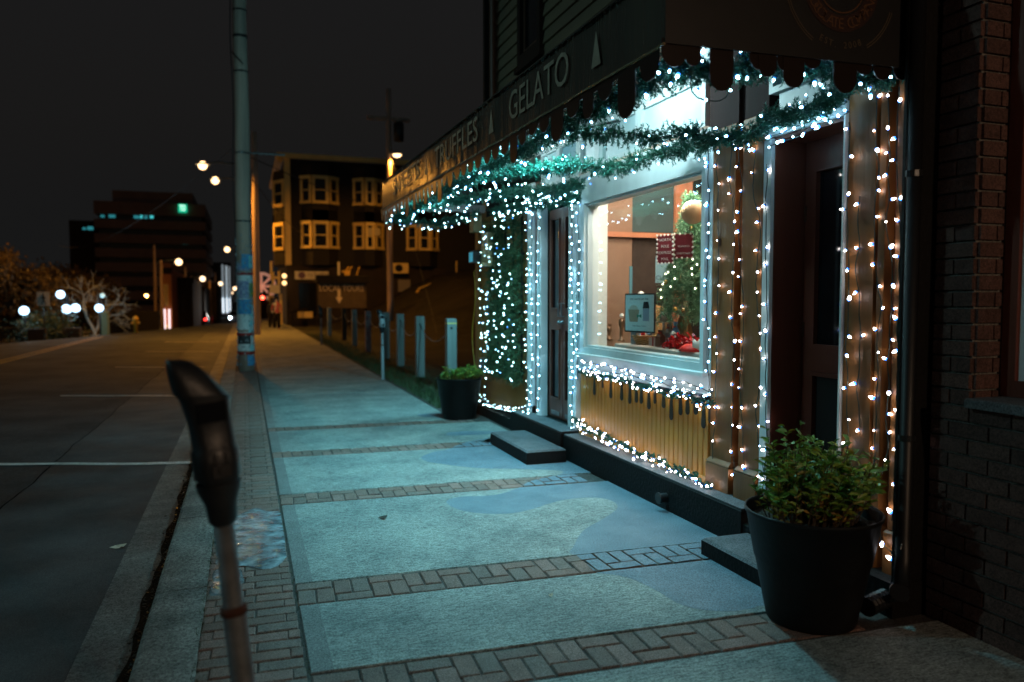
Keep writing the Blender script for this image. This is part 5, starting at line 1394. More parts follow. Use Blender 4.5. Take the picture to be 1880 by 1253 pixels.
obj('shade', MB().lathe([(.0001,.22),(.08,.20),(.15,.0)], 14, (2.85,-4.5,3.5)).tube([(2.85,-4.5,3.7),(3.1,-4.5,3.75),(3.24,-4.5,3.7)], .012, 6), M_dmetal, wl2, smooth=True)
obj('lens', MB().ball((2.85,-4.5,3.5), .06, 10, 6), emis('warm lamp lens', (1,.75,.45), 12), wl2)
lamp_light('lamp_light', (2.85,-4.5,3.40), (1.0,.66,.42), 300, .06, wl2, spot=R(165), direction=(0,.4,-1), blend=.4)
# LED wall lights on the side wall of the shop facing the lot: they light bollards, pole and verge cyan
wlx = thing('wall_light', 'white LED wall light high on the far side wall of the shop', 'wall light', (3.6, 10.66, 3.0))
obj('housing', MB().bbox(3.5,3.8,10.645,10.72,3.0,3.12,.01), M_dmetal, wlx)
obj('lens', MB().box(3.52,3.78,10.70,10.75,2.985,2.998), emis('LED lens', (.25,.85,1.0), 12), wlx)
lamp_light('lamp_light', (3.65,10.80,2.93), (.22,.72,.86), 420, .08, wlx, spot=R(165), direction=(-.6,.8,-.4), blend=.5)

# ---- overhead wires
def wire(label, a, b, sag, r_=.012, cat='wire'):
    n = 16; pts = [Vector(a).lerp(Vector(b), k/n)-ZD*sag*4*(k/n)*(1-k/n) for k in range(n+1)]
    tag(obj('overhead_wire', MB().tube(pts, r_, 4), M_bcable), label, cat, 'overhead wires between the poles')
wire('overhead wire sagging from the postered pole to the crossing', (PX,PYY,5.2), (-14,70,6.0), 1.0)
wire('overhead wire high between the postered pole and the lamp pole', (PX,PYY,8.9), (.3,50,9.5), .8)
wire('upper overhead wire leaving the postered pole down the street', (PX,PYY,9.6), (.3,88,9.5), 1.6)
wire('overhead wire crossing to the brown building', (PX,PYY,4.6), (4.5,49.8,5.4), .5)
wire('second overhead wire crossing to the brown building', (PX,PYY,4.9), (14,49.8,7.0), .6)
wire('overhead wire from the brown utility pole to the brown building', (xp,40,10.4), (9.5,49.8,9.5), .3)
wire('guy wire running down from the brown utility pole', (xp,40,9.5), (xp+.1,30,.2+lot_z(xp,30)), 0)

# ================================================================== THREE STOREY BUILDING WITH BAY WINDOWS
BY = 50.0
bb = thing('bay_window_building', 'three storey dark clad building with cream bay windows beyond the lot', 'building', (8, BY, 0))
def bx_(px): return onY(px, 500, BY).x
def bz_(py, px=600): return onY(px, py, BY).z
x0 = bx_(526); x1 = 24.0; zt = bz_(296)
obj('wall', MB().box(x0, x1, BY, BY+14, -2.5, zt), M_dark, bb)
obj('ground_floor', MB().box(x0-.02, 12.8, BY-.06, BY-.001, -2.5, bz_(490)), M_dark2, bb)
obj('corner_board', MB().box(x0-.06, x0+.30, BY-.12, BY-.062, bz_(488), zt), M_creamp, bb)
obj('cornice', MB().box(x0-.5, x1, BY-.45, BY-.13, zt, zt+.28).box(x0-.5, x0-.1, BY-.125, BY+14, zt, zt+.28), M_creamp, bb)
def bay(pa, pb, ya, yb, nm='bay'):
    """projecting bay: centre window and two angled side lights"""
    a, b = bx_(pa), bx_(pb); z0, z1 = bz_(yb), bz_(ya); d = .55; w_ = .62
    y = BY; P0, P1, P2, P3 = (a, y), (a+w_, y-d), (b-w_, y-d), (b, y)
    r = obj(nm, MB().add([(p[0],p[1],z) for z in (z0-1.2,z1+.9) for p in (P0,P1,P2,P3)], [(0,1,5,4),(1,2,6,5),(2,3,7,6),(4,5,6,7),(3,2,1,0)]), M_dark, bb)
    for (A, B) in ((P0,P1),(P1,P2),(P2,P3)):
        A = Vector((*A,0)); B = Vector((*B,0)); U = (B-A).normalized(); N = Vector((U.y,-U.x,0)); L = (B-A).length; o = A+N*.02; t = .14
        mb = MB()
        def bar(u0, u1, q0, q1, dep=.10):
            pts = [o+U*u+N*n_+ZD*z for z in (q0,q1) for (u,n_) in ((u0,0),(u1,0),(u1,dep),(u0,dep))]
            mb.add(pts, [(0,3,2,1),(4,5,6,7),(0,1,5,4),(1,2,6,5),(2,3,7,6),(3,0,4,7)])
        bar(.01, L-.01, z0-.16, z0, .16); bar(.01, L-.01, z1, z1+.2, .16); bar(.01,t+.02,z0,z1); bar(L-t-.02,L-.01,z0,z1)
        bar(t+.02, L-t-.02, (z0+z1)/2-.035, (z0+z1)/2+.035, .05)
        obj('window_frame', mb, M_creamp, r)
        pts = [o+U*u+ZD*z+N*.02 for z in (z0,z1) for u in (t,L-t)]
        obj('pane', MB().add(pts, [(0,1,3,2)]), M_dglass, r)
    return r
for (pa, pb) in ((555,621),(651,703)):
    bay(pa, pb, 332, 372); bay(pa, pb, 414, 453)
bay(748, 803, 414, 453); bay(748, 803, 332, 372)
# paper in one pane
obj('window_notice', MB().box(bx_(673),bx_(696),BY-.66,BY-.64,bz_(432),bz_(418)), mat('paper in window', (.5,.42,.25), .6), bb)
# the street side: a splayed corner bay
for (ya, yb) in ((338,376),(416,455)):
    y0_ = BY+.02; xa = x0-.02; z0, z1 = bz_(yb), bz_(ya)
    P0, P1, P2 = (xa, y0_+.15), (xa-.62, y0_+1.3), (xa-.62, y0_+4.0)
    r = obj('bay', MB().add([(p[0],p[1],z) for z in (z0-1.1,z1+.8) for p in (P0,P1,P2,(xa,y0_+5))], [(0,4,5,1),(1,5,6,2),(2,6,7,3),(4,7,6,5),(0,1,2,3)]), M_dark, bb)
    A = Vector((*P0,0)); B = Vector((*P1,0)); U = (B-A).normalized(); N = Vector((-U.y,U.x,0)); L = (B-A).length
    mb = MB()
    def bar(u0, u1, q0, q1, dep=.1):
        pts = [A+U*u+N*n_+ZD*z for z in (q0,q1) for (u,n_) in ((u0,.01),(u1,.01),(u1,dep),(u0,dep))]
        mb.add(pts, [(0,1,2,3),(4,7,6,5),(0,4,5,1),(1,5,6,2),(2,6,7,3),(3,7,4,0)])
    bar(0,L,z0-.2,z0); bar(0,L,z1,z1+.2); bar(0,.2,z0,z1); bar(L-.2,L,z0,z1); bar(.2,L-.2,(z0+z1)/2-.04,(z0+z1)/2+.04)
    obj('window_frame', mb, M_creamp, r)
    pts = [A+U*u+ZD*z+N*.015 for z in (z0,z1) for u in (.2,L-.2)]
    obj('pane', MB().add(pts, [(0,2,3,1)]), M_dglass, r)
# shop sign on the ground floor
a, b = bx_(541), bx_(603); sz0, sz1 = bz_(514), bz_(499)
sg = obj('shop_sign', MB().box(a,b,BY-.2,BY-.08,sz0,sz1), M_signw, bb)
mb = MB(); text_mb(mb, 'rry Barefoot', .42, ((a+b)/2+.38, BY-.204, (sz0+sz1)/2+.04), XD, ZD, .002, N=-YD, width=(b-a)*.62); obj('lettering', mb, M_signtext, sg)
obj('round_logo', MB().tube([(a+.42,BY-.206,(sz0+sz1)/2),(a+.42,BY-.201,(sz0+sz1)/2)], .22, 16), mat('violet disc', (.12,.06,.12), .6), sg)
obj('shop_window', MB().box(bx_(548),bx_(580),BY-.10,BY-.065,bz_(580),bz_(520)), M_dglass, bb)
obj('low_sign', MB().box(bx_(544),bx_(571),BY-.9,BY-.8,bz_(583),bz_(572)), M_creamp, bb)
for (px, py) in ((522,507),(522,520)):
    p = onY(px, py, BY-.5); obj('wall_lantern', MB().ball(p, .14, 8, 6), emis('lantern glow', (1,.6,.25), 2.5), bb)
# air conditioner, small boards, rail and standpipe on the hillside
p = onY(734, 493, BY-.3); ac = thing('air_conditioner', 'pale boxy air conditioner on the dark wall beside the brown pole', 'air conditioner', p)
obj('case', MB().bbox(p.x-.5,p.x+.5,BY-.62,BY-.06,p.z-.33,p.z+.33,.03), M_creamp, ac); obj('fan_grille', MB().tube([(p.x-.12,BY-.64,p.z),(p.x-.12,BY-.622,p.z)], .25, 16), M_black, ac)
p = onY(742, 525, BY-.1); tag(obj('notice_board', MB().box(p.x-.4,p.x+.4,BY-.14,BY-.065,p.z-.4,p.z+.4), M_chalk), 'square dull notice board low on the wall right of the brown pole', 'notice board')
a, b, c3 = onY(768,531,46), onY(838,502,49), onY(838,480,49)
tag(obj('handrail', MB().tube([a, b, c3], .05, 6), M_creamp), 'long pale handrail climbing the slope beside the dark wall', 'handrail')
p = onY(768, 545, 46); sp_ = thing('standpipe', 'stubby yellow hydrant post at the foot of the handrail', 'hydrant', (p.x, 46, lot_z(p.x,46)))
obj('barrel', MB().lathe([(.0001,-.2),(.11,-.2),(.11,.35),(.15,.37),(.15,.42),(.09,.52),(.0001,.56)], 10, (p.x,46,p.z-.15)), mat('yellow hydrant paint', (.6,.38,.05), .5), sp_)
obj('cap', MB().tube([(p.x-.2,46,p.z+.05),(p.x+.2,46,p.z+.05)], .06, 8), MATS['yellow hydrant paint'], sp_)
# LOCAL TOURS board
LY = 44.0
def lx(px): return onY(px, 500, LY).x
def lz(py): return onY(620, py, LY).z
lt = thing('tour_board', 'large dark board reading local tours behind the bollards', 'sign', (lx(628), LY, 0))
obj('board', MB().box(lx(584),lx(672),LY,LY+.15,lz(566),lz(520)), mat('brown slatted board', (.10,.075,.05), .8, (.07,.05,.035), 3), lt)
obj('roof', MB().bbox(lx(580),lx(676),LY-.3,LY+.5,lz(519),lz(506),.05), M_black, lt)
for k, px in enumerate((585, 600, 640, 671)): obj('leg', MB().box(lx(px)-.06,lx(px)+.06,LY+.16,LY+.28,lz(600),lz(520)), M_black, lt)
mb = MB(); text_mb(mb, 'LOCAL TOURS', .5, ((lx(585)+lx(668))/2, LY-.012, lz(530)), XD, ZD, .0, N=-YD, width=lx(667)-lx(586)); obj('lettering', mb, mat('board lettering', (.75,.62,.45), .7), lt)
obj('arrow', MB().prism([(-.08,.4),(.08,.4),(.08,-.1),(.2,-.1),(0,-.45),(-.2,-.1),(-.08,-.1)], (lx(622), LY-.005, lz(543)), XD, ZD, -YD, .01), MATS['board lettering'], lt)
p = onY(622, 496, LY+.2); tag(obj('tall_paddle', MB().box(p.x-.07,p.x+.05,LY+.1,LY+.16,lz(508),lz(481)), M_signw), 'upright white paddle standing on the tour board', 'paddle')
p = onY(637, 500, LY+.2); wc = thing('wooden_chair', 'small yellow wooden chair mounted above the tour board', 'chair', p)
obj('seat', MB().box(p.x-.28,p.x+.18,LY+.1,LY+.45,lz(500),lz(497)), MATS['yellow hydrant paint'], wc); obj('front', MB().box(p.x-.15,p.x+.15,LY+.08,LY+.099,lz(506),lz(500)), MATS['yellow hydrant paint'], wc)
for dx in (-.05,.12,.55): obj('slat', MB().tube([(p.x+dx,LY+.3,lz(505 if dx > .3 else 497)),(p.x+dx+.18,LY+.35,lz(489))], .035, 5), MATS['yellow hydrant paint'], wc)
# bench rail
p = onG(537, 600); q = onY(565, 580, p.y+2)
tag(obj('barrier_rail', MB().tube([(p.x,p.y,-.05),(p.x,p.y,.85)], .06, 8).tube([(p.x-.1,p.y,.85),(q.x,p.y+2,1.05)], .07, 8), M_black), 'black barrier rail at the sidewalk edge before the corner building', 'barrier')
# street side shopfronts of that building: white columns, letter H, hanging signs
col_ = thing('corner_shopfront', 'cream columned shopfront with a big letter H beside the far sidewalk', 'shopfront', (x0-.6, BY-.4, 0))
def cf(name, pa, pb, ya, yb, m, y=BY-1.2, d=.25):
    a_, b_ = onY(pa, 550, y), onY(pb, 550, y); obj(name, MB().box(a_.x, b_.x, y, y+d, onY(510,yb,y).z, onY(510,ya,y).z), m, col_)
cf('column', 513, 518, 540, 596, M_creamp); cf('column', 497, 501, 480, 515, M_creamp); cf('letter_bar', 500, 504, 500, 522, M_creamp); cf('letter_bar', 511, 515, 498, 522, M_creamp); cf('letter_bar', 504, 511, 508, 512, M_creamp, y=BY-1.19)
tag(obj('hanging_sign', MB().box(onY(495,530,48).x, onY(514,530,48).x, 48, 48.1, onY(505,539,48).z, onY(505,523,48).z), M_signw), 'square cream hanging sign with dark mark by the far sidewalk', 'sign')
tag(obj('small_hanging_sign', MB().box(onY(492,548,47.5).x, onY(502,548,47.5).x, 47.5, 47.6, onY(497,553,47.5).z, onY(497,542,47.5).z), mat('tan sign', (.4,.28,.14), .6)), 'small tan sign below the square hanging sign', 'sign')
# wreath decoration on the lamp pole across, and red signal
p = onY(480, 526, 95); rr = MB(); rr.tube([(p.x+1.5*math.cos(t), 95, p.z+1.5*math.sin(t)) for t in [6.283*k/20 for k in range(21)]], .18, 5)
for k in range(8):
    t = 6.283*k/8; rr.tube([(p.x,95,p.z),(p.x+1.4*math.cos(t),95,p.z+1.4*math.sin(t))], .12, 4)
tag(obj('street_ornament', rr, emis('ornament glow', (1,.45,.3), .35)), 'round lit snowflake ornament above the far sidewalk', 'ornament')
M_rl = emis('red signal glow', (1,.06,.03), 14)
def signal(label, px, py, Y, m=M_rl, r_=.35):
    p = onY(px, py, Y); zg = -drop(p.x+.6, Y)-.1
    r = thing('traffic_signal', label, 'traffic light', (p.x+.6, Y, zg), 'red traffic lights down the street')
    obj('post', MB().tube([(p.x+.6,Y,zg),(p.x+.6,Y,p.z+1)], .08, 6).tube([(p.x+.6,Y,p.z+.2),(p.x,Y,p.z+.2)], .05, 5), M_dmetal, r)
    obj('signal_head', MB().box(p.x-.35,p.x+.35,Y+.05,Y+.4,p.z-1.3,p.z+.5), M_black, r); obj('lens', MB().ball((p.x,Y-.02,p.z), r_, 10, 6), m, r)
signal('red traffic light right of the postered pole', 482, 547, 80, r_=.18)
signal('red traffic light at the far crossing on the left', 387, 554, 130, r_=.30)
# people near the corner shopfront
def person(label, px, pyb, H, y, mcoat, mleg):
    x = onY(px, 580, y).x; z0 = -drop(x, y)
    r = thing('person', label, 'person', (x, y, z0))
    me = bpy.data.meshes.new('body')
    v = [(0,0,.95),(0,0,1.18),(0,0,1.42),(0,0,1.52),(0,-.01,1.68),(.09,0,.92),(.11,.08,.5),(.12,.0,.06),(-.09,0,.92),(-.11,-.10,.5),(-.12,.04,.06),(.19,0,1.40),(.25,.02,1.12),(.23,-.08,.88),(-.19,0,1.40),(-.25,.02,1.12),(-.23,-.08,.88),(.12,-.13,.03),(-.12,-.10,.03)]
    rd = [.15,.15,.15,.06,.11,.10,.075,.05,.10,.075,.05,.07,.05,.035,.07,.05,.035,.04,.04]
    e = [(0,1),(1,2),(2,3),(3,4),(0,5),(5,6),(6,7),(0,8),(8,9),(9,10),(2,11),(11,12),(12,13),(2,14),(14,15),(15,16),(7,17),(10,18)]
    me.from_pydata(v, e, []); o = bpy.data.objects.new('body', me); col.objects.link(o); o.parent = r
    o.modifiers.new('skin', 'SKIN'); 
    for i, q in enumerate(me.skin_vertices[0].data): q.radius = (rd[i]*.9, rd[i]*.75); q.use_root = (i == 0)
    sd = o.modifiers.new('sub', 'SUBSURF'); sd.levels = 1; sd.render_levels = 1
    me.materials.append(mcoat)
    obj('hair', MB().ball((0,.01,1.72), .105, 10, 7), M_black, r, local=True, smooth=True)
    obj('trousers', MB().tube([(.1,.02,.9),(.11,.08,.5),(.12,.01,.08)], [.125,.10,.08], 10).tube([(-.1,.02,.9),(-.11,-.10,.5),(-.12,.04,.08)], [.125,.10,.08], 10), mleg, r, local=True, smooth=True)
    r.scale = (H/1.78,)*3
person('distant pedestrian in a pale and red jacket by the corner shopfront', 508, 590, 1.75, 44, mat('red pale jacket', (.55,.12,.12), .7, (.6,.6,.62), 3, lo=.48, hi=.52), M_black)
person('distant dark dressed pedestrian near the corner of the sidewalk', 499, 590, 1.7, 46, mat('dark coat', (.04,.04,.045), .8), M_black)

# ================================================================== LEFT SIDE: office tower, row of shops, cars
TY = 150.0
def tx(px): return onY(px, 500, TY).x
def tz(py): return onY(270, py, TY).z
tw = thing('office_tower', 'brown banded office tower with a glowing green bank sign', 'building', (tx(275), TY, -3))
obj('core', MB().box(tx(182), tx(372), TY+1, TY+30, -3, tz(375)), M_dglass, tw)
obj('penthouse', MB().box(tx(205), tx(355), TY+3, TY+25, tz(374), tz(348)), M_sconc, tw)
bandsz = [(372,395)]+[(405+26*k, 421+26*k) for k in range(8)]
for (a, b) in bandsz: obj('spandrel_band', MB().box(tx(175), tx(379), TY, TY+30.5, tz(b), tz(a)), M_sconc, tw)
obj('wing', MB().box(tx(120), tx(181), TY+4, TY+28, -3, tz(405)), M_dark2, tw)
M_cy = emis('cool office light', (.04,.36,.42), .55); M_cyb = emis('bright office light', (.08,.75,.8), .8)
for k, (pa, pb, ya, yb, m) in enumerate(((186,193,397,401,M_cy),(201,213,396,401,M_cy),(247,257,396,401,M_cy),(259,263,394,401,M_cyb),(266,272,395,401,M_cy),(277,283,394,400,M_cyb),(320,324,441,446,M_cyb),(334,344,440,447,M_cyb),(217,228,491,495,M_cy),(232,244,491,495,M_cy))):
    obj('lit_window', MB().box(tx(pa),tx(pb),TY+.85,TY+.95,tz(yb),tz(ya)), m, tw)
for k, (pa, pb, ya, yb) in enumerate(((146,152,418,422),(155,166,416,422),(182,186,412,418))):
    obj('lit_window', MB().box(tx(pa),tx(pb),TY+3.8,TY+3.9,tz(yb),tz(ya)), M_cy, tw)
sg = obj('bank_sign', MB().box(tx(330.5),tx(346),TY-.5,TY-.1,tz(388.5),tz(373.5)), emis('green sign glow', (.01,.55,.30), 1.0), tw)
mb = MB(); text_mb(mb, 'TD', 1.45, ((tx(330.5)+tx(346))/2, TY-.55, tz(381)), XD, ZD, .0, N=-YD, width=(tx(346)-tx(330.5))*.66); obj('lettering', mb, emis('white sign letters', (.8,1,.95), 1.6), sg)
# row of far shops on the left of the street
def block(label, pa, pb, yt, Y, m, depth=14, zb=-3, wins=0, name='shop_row_building', wm=None, group=None, wrows=2):
    xa, xb = onY(pa,550,Y).x, onY(pb,550,Y).x; zt_ = onY((pa+pb)/2, yt, Y).z
    r = thing(name, label, 'building', ((xa+xb)/2, Y, zb), group)
    obj('wall', MB().box(xa,xb,Y,Y+depth,zb,zt_), m, r)
    obj('parapet', MB().box(xa-.1,xb+.1,Y-.15,Y-.001,zt_-.4,zt_+.1), M_dark2, r)
    for j in range(wrows if wins else 0):
        for i in range(wins):
            u0 = xa+(xb-xa)*(i+.25)/wins; u1 = xa+(xb-xa)*(i+.7)/wins; z1 = zt_-1.2-j*3.2
            f_ = obj('window', MB().box(u0,u1,Y-.10,Y-.002,z1-1.7,z1), wm or M_dark2, r); obj('pane', MB().box(u0+.15,u1-.15,Y-.13,Y-.101,z1-1.5,z1-.15), M_dglass, f_)
    return r
ob_ = block('narrow orange stucco building glowing beside the street', 297, 315, 494, 66, M_orange, wins=1, wm=M_creamp, name='orange_building')
for (pa, pb) in ((301.5,304.5),(310,313)):
    xa, xb = onY(pa,580,66).x, onY(pb,580,66).x
    obj('light_tube', MB().box(xa,xb,65.7,65.8,onY(305,604,66).z,onY(305,568,66).z), emis('tube glow', (1,.8,.85), 1.6), ob_)
p = onY(305,488,66.5); obj('chimney', MB().box(p.x-.35,p.x+.35,66.5,67.5,onY(305,494,66).z,onY(305,482,66).z), M_orange, ob_)
block('dark two storey shop right of the orange building', 316, 354, 512, 72, M_dark2, wins=3)
block('dark narrow shop with pale fascia in the street row', 355, 376, 528, 90, M_dark, wins=2)
block('third dark building of the far street row', 377, 398, 520, 118, M_dark2, wins=2)
tb = block('tall pale lit facade at the end of the street', 385, 424, 483, 185, M_dark2, wins=0, name='pale_facade_building')
for (pa, pb, ya, yb, k) in ((408,411,486,574,.5),(415,418,488,574,.9),(421,423,490,574,.6)):
    xa, xb = onY(pa,550,184).x, onY(pb,550,184).x; obj('lit_pier', MB().box(xa,xb,184.6,184.9,onY(415,yb,184).z,onY(415,ya,184).z), emis('facade light %g' % k, (.75,.9,1), k*.5), tb)
    obj('lit_shopfront', MB().box(xa,xb,184.3,184.5,onY(415,575,184).z,onY(415,548,184).z), emis('shopfront light', (.8,.9,1), 1.6), tb)
block('low dark building closing the far right of the street', 455, 500, 528, 100, M_dark2, wins=3)
# slim dark poles in the row
for (px, yt, Y, lab) in ((297,478,60,'slim wooden pole beside the orange facade'),(396,500,120,'dark slim pole far down the street'),(386,515,105,'dark slim pole before the far traffic light'),(352,508,95,'thin dark pole between the far shops')):
    p = onY(px, 550, Y); pole_thing(lab, p.x, Y, onY(px,yt,Y).z+drop(p.x,Y)+.1, .13, .10)
# cars
M_carp = [mat('dark car paint', (.02,.02,.025), .25), mat('grey car paint', (.12,.12,.13), .3), mat('red car paint', (.18,.015,.015), .3)]
def car(label, x, y, m, rear=True, group='cars parked and moving down the far street', lights=True):
    z = -.12-drop(x, y); r = thing('car', label, 'car', (x, y, z), group)
    # side profile extruded across the width, cabin narrower
    prof = [(-2.1,.28),(-2.12,.62),(-1.95,.86),(-1.2,.92),(-.7,1.38),(.75,1.42),(1.45,.98),(2.0,.84),(2.12,.55),(2.1,.28)]
    mb = MB(); n = len(prof)
    for s, ww in ((-1,1),(1,1)):
        for (u, v) in prof: mb.v.append((x+s*(.86 if v < 1.0 else .66), y+u, z+v))
    mb.f = [tuple(range(n)), tuple(range(n,2*n))[::-1]]+[(i,n+i,n+(i+1)%n,(i+1)%n) for i in range(n)]; mb.mi = [0]*len(mb.f)
    b = obj('body', mb, m, r)
    for (u0, v0, u1, v1) in ((-1.17,.95,-.74,1.33),(1.42,1.0,.80,1.36)):
        obj('windscreen', MB().add([(x-.70,y+u0+(-.03 if u0 < 0 else .03),z+v0),(x+.70,y+u0+(-.03 if u0 < 0 else .03),z+v0),(x+.58,y+u1+(-.03 if u0 < 0 else .03),z+v1),(x-.58,y+u1+(-.03 if u0 < 0 else .03),z+v1)], [(0,1,2,3)]), M_dglass, r)
    for sx in (-1,1):
        for u in (-1.3,1.35): obj('wheel', MB().tube([(x+sx*.70,y+u,z+.31),(x+sx*.89,y+u,z+.31)], .31, 14), M_black, r)
        if lights: obj('tail_light' if rear else 'headlight', MB().ball((x+sx*.66, y-2.12, z+(.72 if rear else .62)), .13 if rear else .12, 8, 6), emis('tail light glow', (1,.04,.03), 6) if rear else emis('headlight glow', (.8,.92,1), 60), r)
    return r
car('dark car with red tail lights at the kerb of the far street', onY(366,560,88).x, 88, M_carp[0])
car('grey parked car beyond the tail lights', onY(356,560,96).x, 96, M_carp[1], lights=False)
car('second car with red lights before the far crossing', onY(378,557,112).x, 112, M_carp[2])
car('oncoming car with bright headlights half hidden by the postered pole', onY(433,560,100).x, 100, M_carp[1], rear=False)
cl = onY(433,560,97); lamp_light('headlight_beam', (cl.x, 97.4, cl.z), (1,.9,.8), 500, .1, None, spot=R(60), direction=(-.05,-1,-.06))

# ---- plaza on the left: globe lamps, trees, sign, low walls
def dropz(x, y): return -drop(x, y)-.1
M_globe = emis('globe glow', (.45,.72,1.0), 4.5)
def globe_lamp(label, Y, heads, pxp):
    x = onY(pxp, 570, Y).x; zb = -drop(x, Y)-1.5
    r = thing('globe_lamp', label, 'street lamp', (x, Y, zb), 'globe lamps on the plaza')
    zmax = max(onY(px, py, Y).z for px, py, s in heads)
    obj('pole', MB().tube([(x,Y,zb),(x,Y,zmax)], .06, 8), M_dmetal, r)
    for px, py, s in heads:
        p = onY(px, py, Y); obj('arm', MB().tube([(x,Y,p.z-.35),(p.x,Y,p.z-.35),(p.x,Y,p.z-.2)], .03, 5), M_dmetal, r)
        obj('globe', MB().ball(p, s, 16, 10), M_globe if s > .15 else emis('dim globe', (.45,.7,.75), 1.0), r, smooth=True)
    return r
globe_lamp('cluster of three white globe lamps at the middle of the plaza', 42, [(111,541,.19),(122,568,.22),(139,566,.20)], 125)
globe_lamp('globe lamp with a small dim second globe beside the bare tree', 44, [(182,566,.20),(188,543,.12)], 184)
globe_lamp('single globe lamp partly hidden by leaves at the far left', 40, [(44,571,.20)], 46)
for px, Y in ((124,42),(182,44),(46,40)):
    p = onY(px, 572, Y-.6); lamp_light('globe_light', p, (.6,.9,1.0), 18, .2)
def trunk_tree(label, x, y, z, h, spread, nleaf, lsize, mleaf, mbark, seed, name='tree', forks=3, base_r=.22, depth=4, crown0=.35):
    random.seed(seed); r = thing(name, label, 'tree', (x,y,z)); mb = MB(); tips = []
    def grow(p, d, L, rad, k):
        n = 4; pts = [p]; q = p; dd = d
        for i in range(n):
            dd = (dd+Vector((jit(.25),jit(.25),jit(.12)))).normalized(); q = q+dd*L/n; pts.append(q)
        mb.tube(pts, [rad*(1-.45*i/n) for i in range(n+1)], 6 if k < 3 else 4, caps=False)
        if k >= 2: tips.extend(pts[1:])
        if k < depth:
            for i in range(forks if k else 2+1):
                a = random.uniform(0,6.28); u = dd.orthogonal().normalized(); v = dd.cross(u)
                nd = (dd*random.uniform(.55,.9)+(u*math.cos(a)+v*math.sin(a))*spread+ZD*.1).normalized()
                grow(pts[random.choice((-1,-1,-2))], nd, L*random.uniform(.6,.8), rad*.58, k+1)
    grow(Vector((x,y,z)), ZD, h*.33, base_r, 0)
    obj('trunk', mb, mbark, r)
    if nleaf:
        lm = MB()
        for i in range(nleaf):
            c_ = random.choice(tips)+Vector((random.gauss(0,.35),random.gauss(0,.35),random.gauss(0,.3))); a = Vector((jit(1),jit(1),jit(1))).normalized(); b = a.orthogonal().normalized(); s_ = lsize*random.uniform(.6,1.3)
            lm.add([c_-a*s_, c_+b*s_*.5, c_+a*s_, c_-b*s_*.5], [(0,1,2,3)])
        obj('crown', lm, mleaf, r, kind='stuff')
    return r
def tr(px, Y): return onY(px, 590, Y).x
trunk_tree('broad leafy tree lit orange at the far left edge', tr(12,46), 46, -2, 7.2, .8, 15000, .12, M_tleaf, M_bark2, 31)
trunk_tree('dark rounded tree behind the pedestrian sign', tr(75,52), 52, -2, 8.0, .85, 15000, .12, M_tleaf, M_bark2, 32)
trunk_tree('smaller dark tree behind the globe lamps', tr(118,60), 60, -2, 7.4, .8, 9000, .12, M_tleaf, M_bark2, 33)
trunk_tree('bare pale tree with forked trunk lit by the globe lamps', tr(172,45), 45, -1.6, 4.8, .75, 0, 0, None, M_bark, 36, name='bare_tree', base_r=.15, depth=5)
trunk_tree('low green shrub tree under the pedestrian sign', tr(88,41), 41, -1.2, 2.6, .9, 5000, .07, mat('plaza green leaf', (.015,.05,.03), .5), M_bark2, 38, base_r=.07)
lamp_light('plaza_lamp_light', (tr(-30,44), 42, 5.5), SOD, 260, .15)
pl = thing('street_lamp', 'sodium lamp just outside the left edge lighting the leafy tree', 'street lamp', (tr(-30,44), 42.3, -1.5), 'sodium street lamps on poles')
obj('pole', MB().tube([(tr(-30,44),42.3,-1.5),(tr(-30,44),42.3,5.9)], .09, 8), M_dmetal, pl); obj('lens', MB().ball((tr(-30,44),42.3,5.7), .16, 10, 6), M_sod, pl)
p = onY(80, 549, 38); ps_ = thing('pedestrian_sign', 'white square crossing sign with a walking figure on a thin post', 'sign', (p.x, 38, -1.2))
obj('post', MB().tube([(p.x,38,-1.2),(p.x,38,p.z+.3)], .03, 6), M_dmetal, ps_)
obj('plate', MB().box(p.x-.24,p.x+.24,37.94,37.965,p.z-.30,p.z+.30), mat('sign white', (.75,.72,.68), .5), ps_)
fig = MB().ball((p.x,37.935,p.z+.19), .04, 8, 5)
fig.tube([(p.x,37.935,p.z+.14),(p.x+.01,37.935,p.z-.02)], [.035,.03], 6).tube([(p.x+.01,37.935,p.z-.02),(p.x-.07,37.935,p.z-.24)], .02, 5).tube([(p.x+.01,37.935,p.z-.02),(p.x+.09,37.935,p.z-.22)], .02, 5).tube([(p.x,37.935,p.z+.12),(p.x+.10,37.935,p.z)], .015, 5).tube([(p.x,37.935,p.z+.12),(p.x-.09,37.935,p.z+.0)], .015, 5)
obj('walking_figure', fig, M_black, ps_)
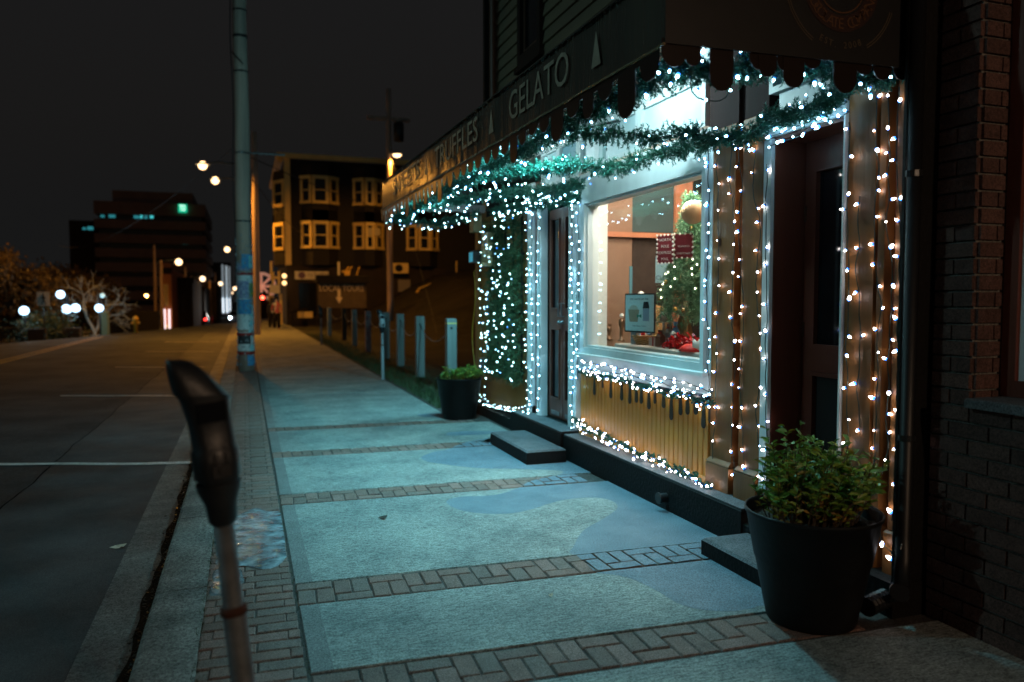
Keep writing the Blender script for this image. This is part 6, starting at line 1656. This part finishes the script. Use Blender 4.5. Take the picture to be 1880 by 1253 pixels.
# low brick planters, fence, utility cabinet, hydrant, parked dark car
def lowwall(label, pa, pb, Y, h, m, name='planter_wall'):
    a, b = tr(pa, Y), tr(pb, Y); zb = -2.2
    tag(obj(name, MB().bbox(a,b,Y,Y+.6,zb,h,.03), m), label, 'low wall', 'low walls round the plaza')
lowwall('low brick wall below the three globe lamps', 114, 145, 40, onY(130,603,40).z, M_dark2)
lowwall('low dark wall under the pedestrian sign', 50, 80, 39, onY(60,604,39).z, M_dark2)
lowwall('long low wall stretching behind the hydrant', 195, 292, 58, onY(240,572,58).z, M_dark)
a, b = tr(186,43), tr(197,43); tag(obj('utility_cabinet', MB().bbox(a,b,43,43.6,-1.6,onY(190,573,43).z,.04), mat('green cabinet', (.12,.22,.17), .5)), 'pale green utility cabinet beside the bare tree', 'cabinet')
fr = thing('fence', 'low metal fence at the left edge of the plaza', 'fence', (tr(15,37), 37, -1))
mbp = MB()
for k in range(9):
    xk = tr(2+k*5, 37); obj('picket', MB().tube([(xk,37,-1),(xk,37,onY(10,602,37).z)], .02, 4), M_dmetal, fr)
obj('rail', MB().tube([(tr(0,37),37,onY(10,603,37).z),(tr(45,37),37,onY(10,603,37).z)], .025, 5), M_dmetal, fr)
hx = tr(249,44); hz = dropz(hx,44)
hy = thing('fire_hydrant', 'small yellow fire hydrant at the far kerb', 'hydrant', (hx,44,hz))
obj('barrel', MB().lathe([(.0001,-.3),(.10,-.3),(.10,.62),(.15,.64),(.15,.70),(.10,.84),(.0001,.88)], 10, (hx,44,hz)), MATS['yellow hydrant paint'], hy, smooth=True)
obj('outlet', MB().tube([(hx-.2,44,hz+.5),(hx+.2,44,hz+.5)], .06, 8), MATS['yellow hydrant paint'], hy)
lowwall('dark low wall behind the parked row at the crossing', 205, 245, 50, onY(220,592,50).z, M_black, 'planter_wall')
for (px, py, Y, lab) in ((129,529,70,'small amber lamp above the plaza trees'),(269,541,100,'small tilted white lamp on the dark tower side')):
    p = onY(px, py, Y); r = thing('wall_lamp', lab, 'lamp', p); obj('shade', MB().lathe([(.0001,.35),(.3,.1),(.32,.0)], 8, tuple(p)), M_dmetal, r); obj('lens', MB().ball((p.x,p.y,p.z-.12), .20, 8, 6), emis('amber lens', (1,.7,.4), 5), r)
    lamp_light('lamp_light', (p.x,p.y-.5,p.z-.5), SOD, 1500, .2, r)
obj_ = tag(obj('bracket_pole', MB().tube([(tr(129,70),70.3,-3),(tr(129,70),70.3,onY(129,527,70).z)], .06, 6), M_dmetal), 'thin pole carrying the small amber lamp', 'pole')
sky = None
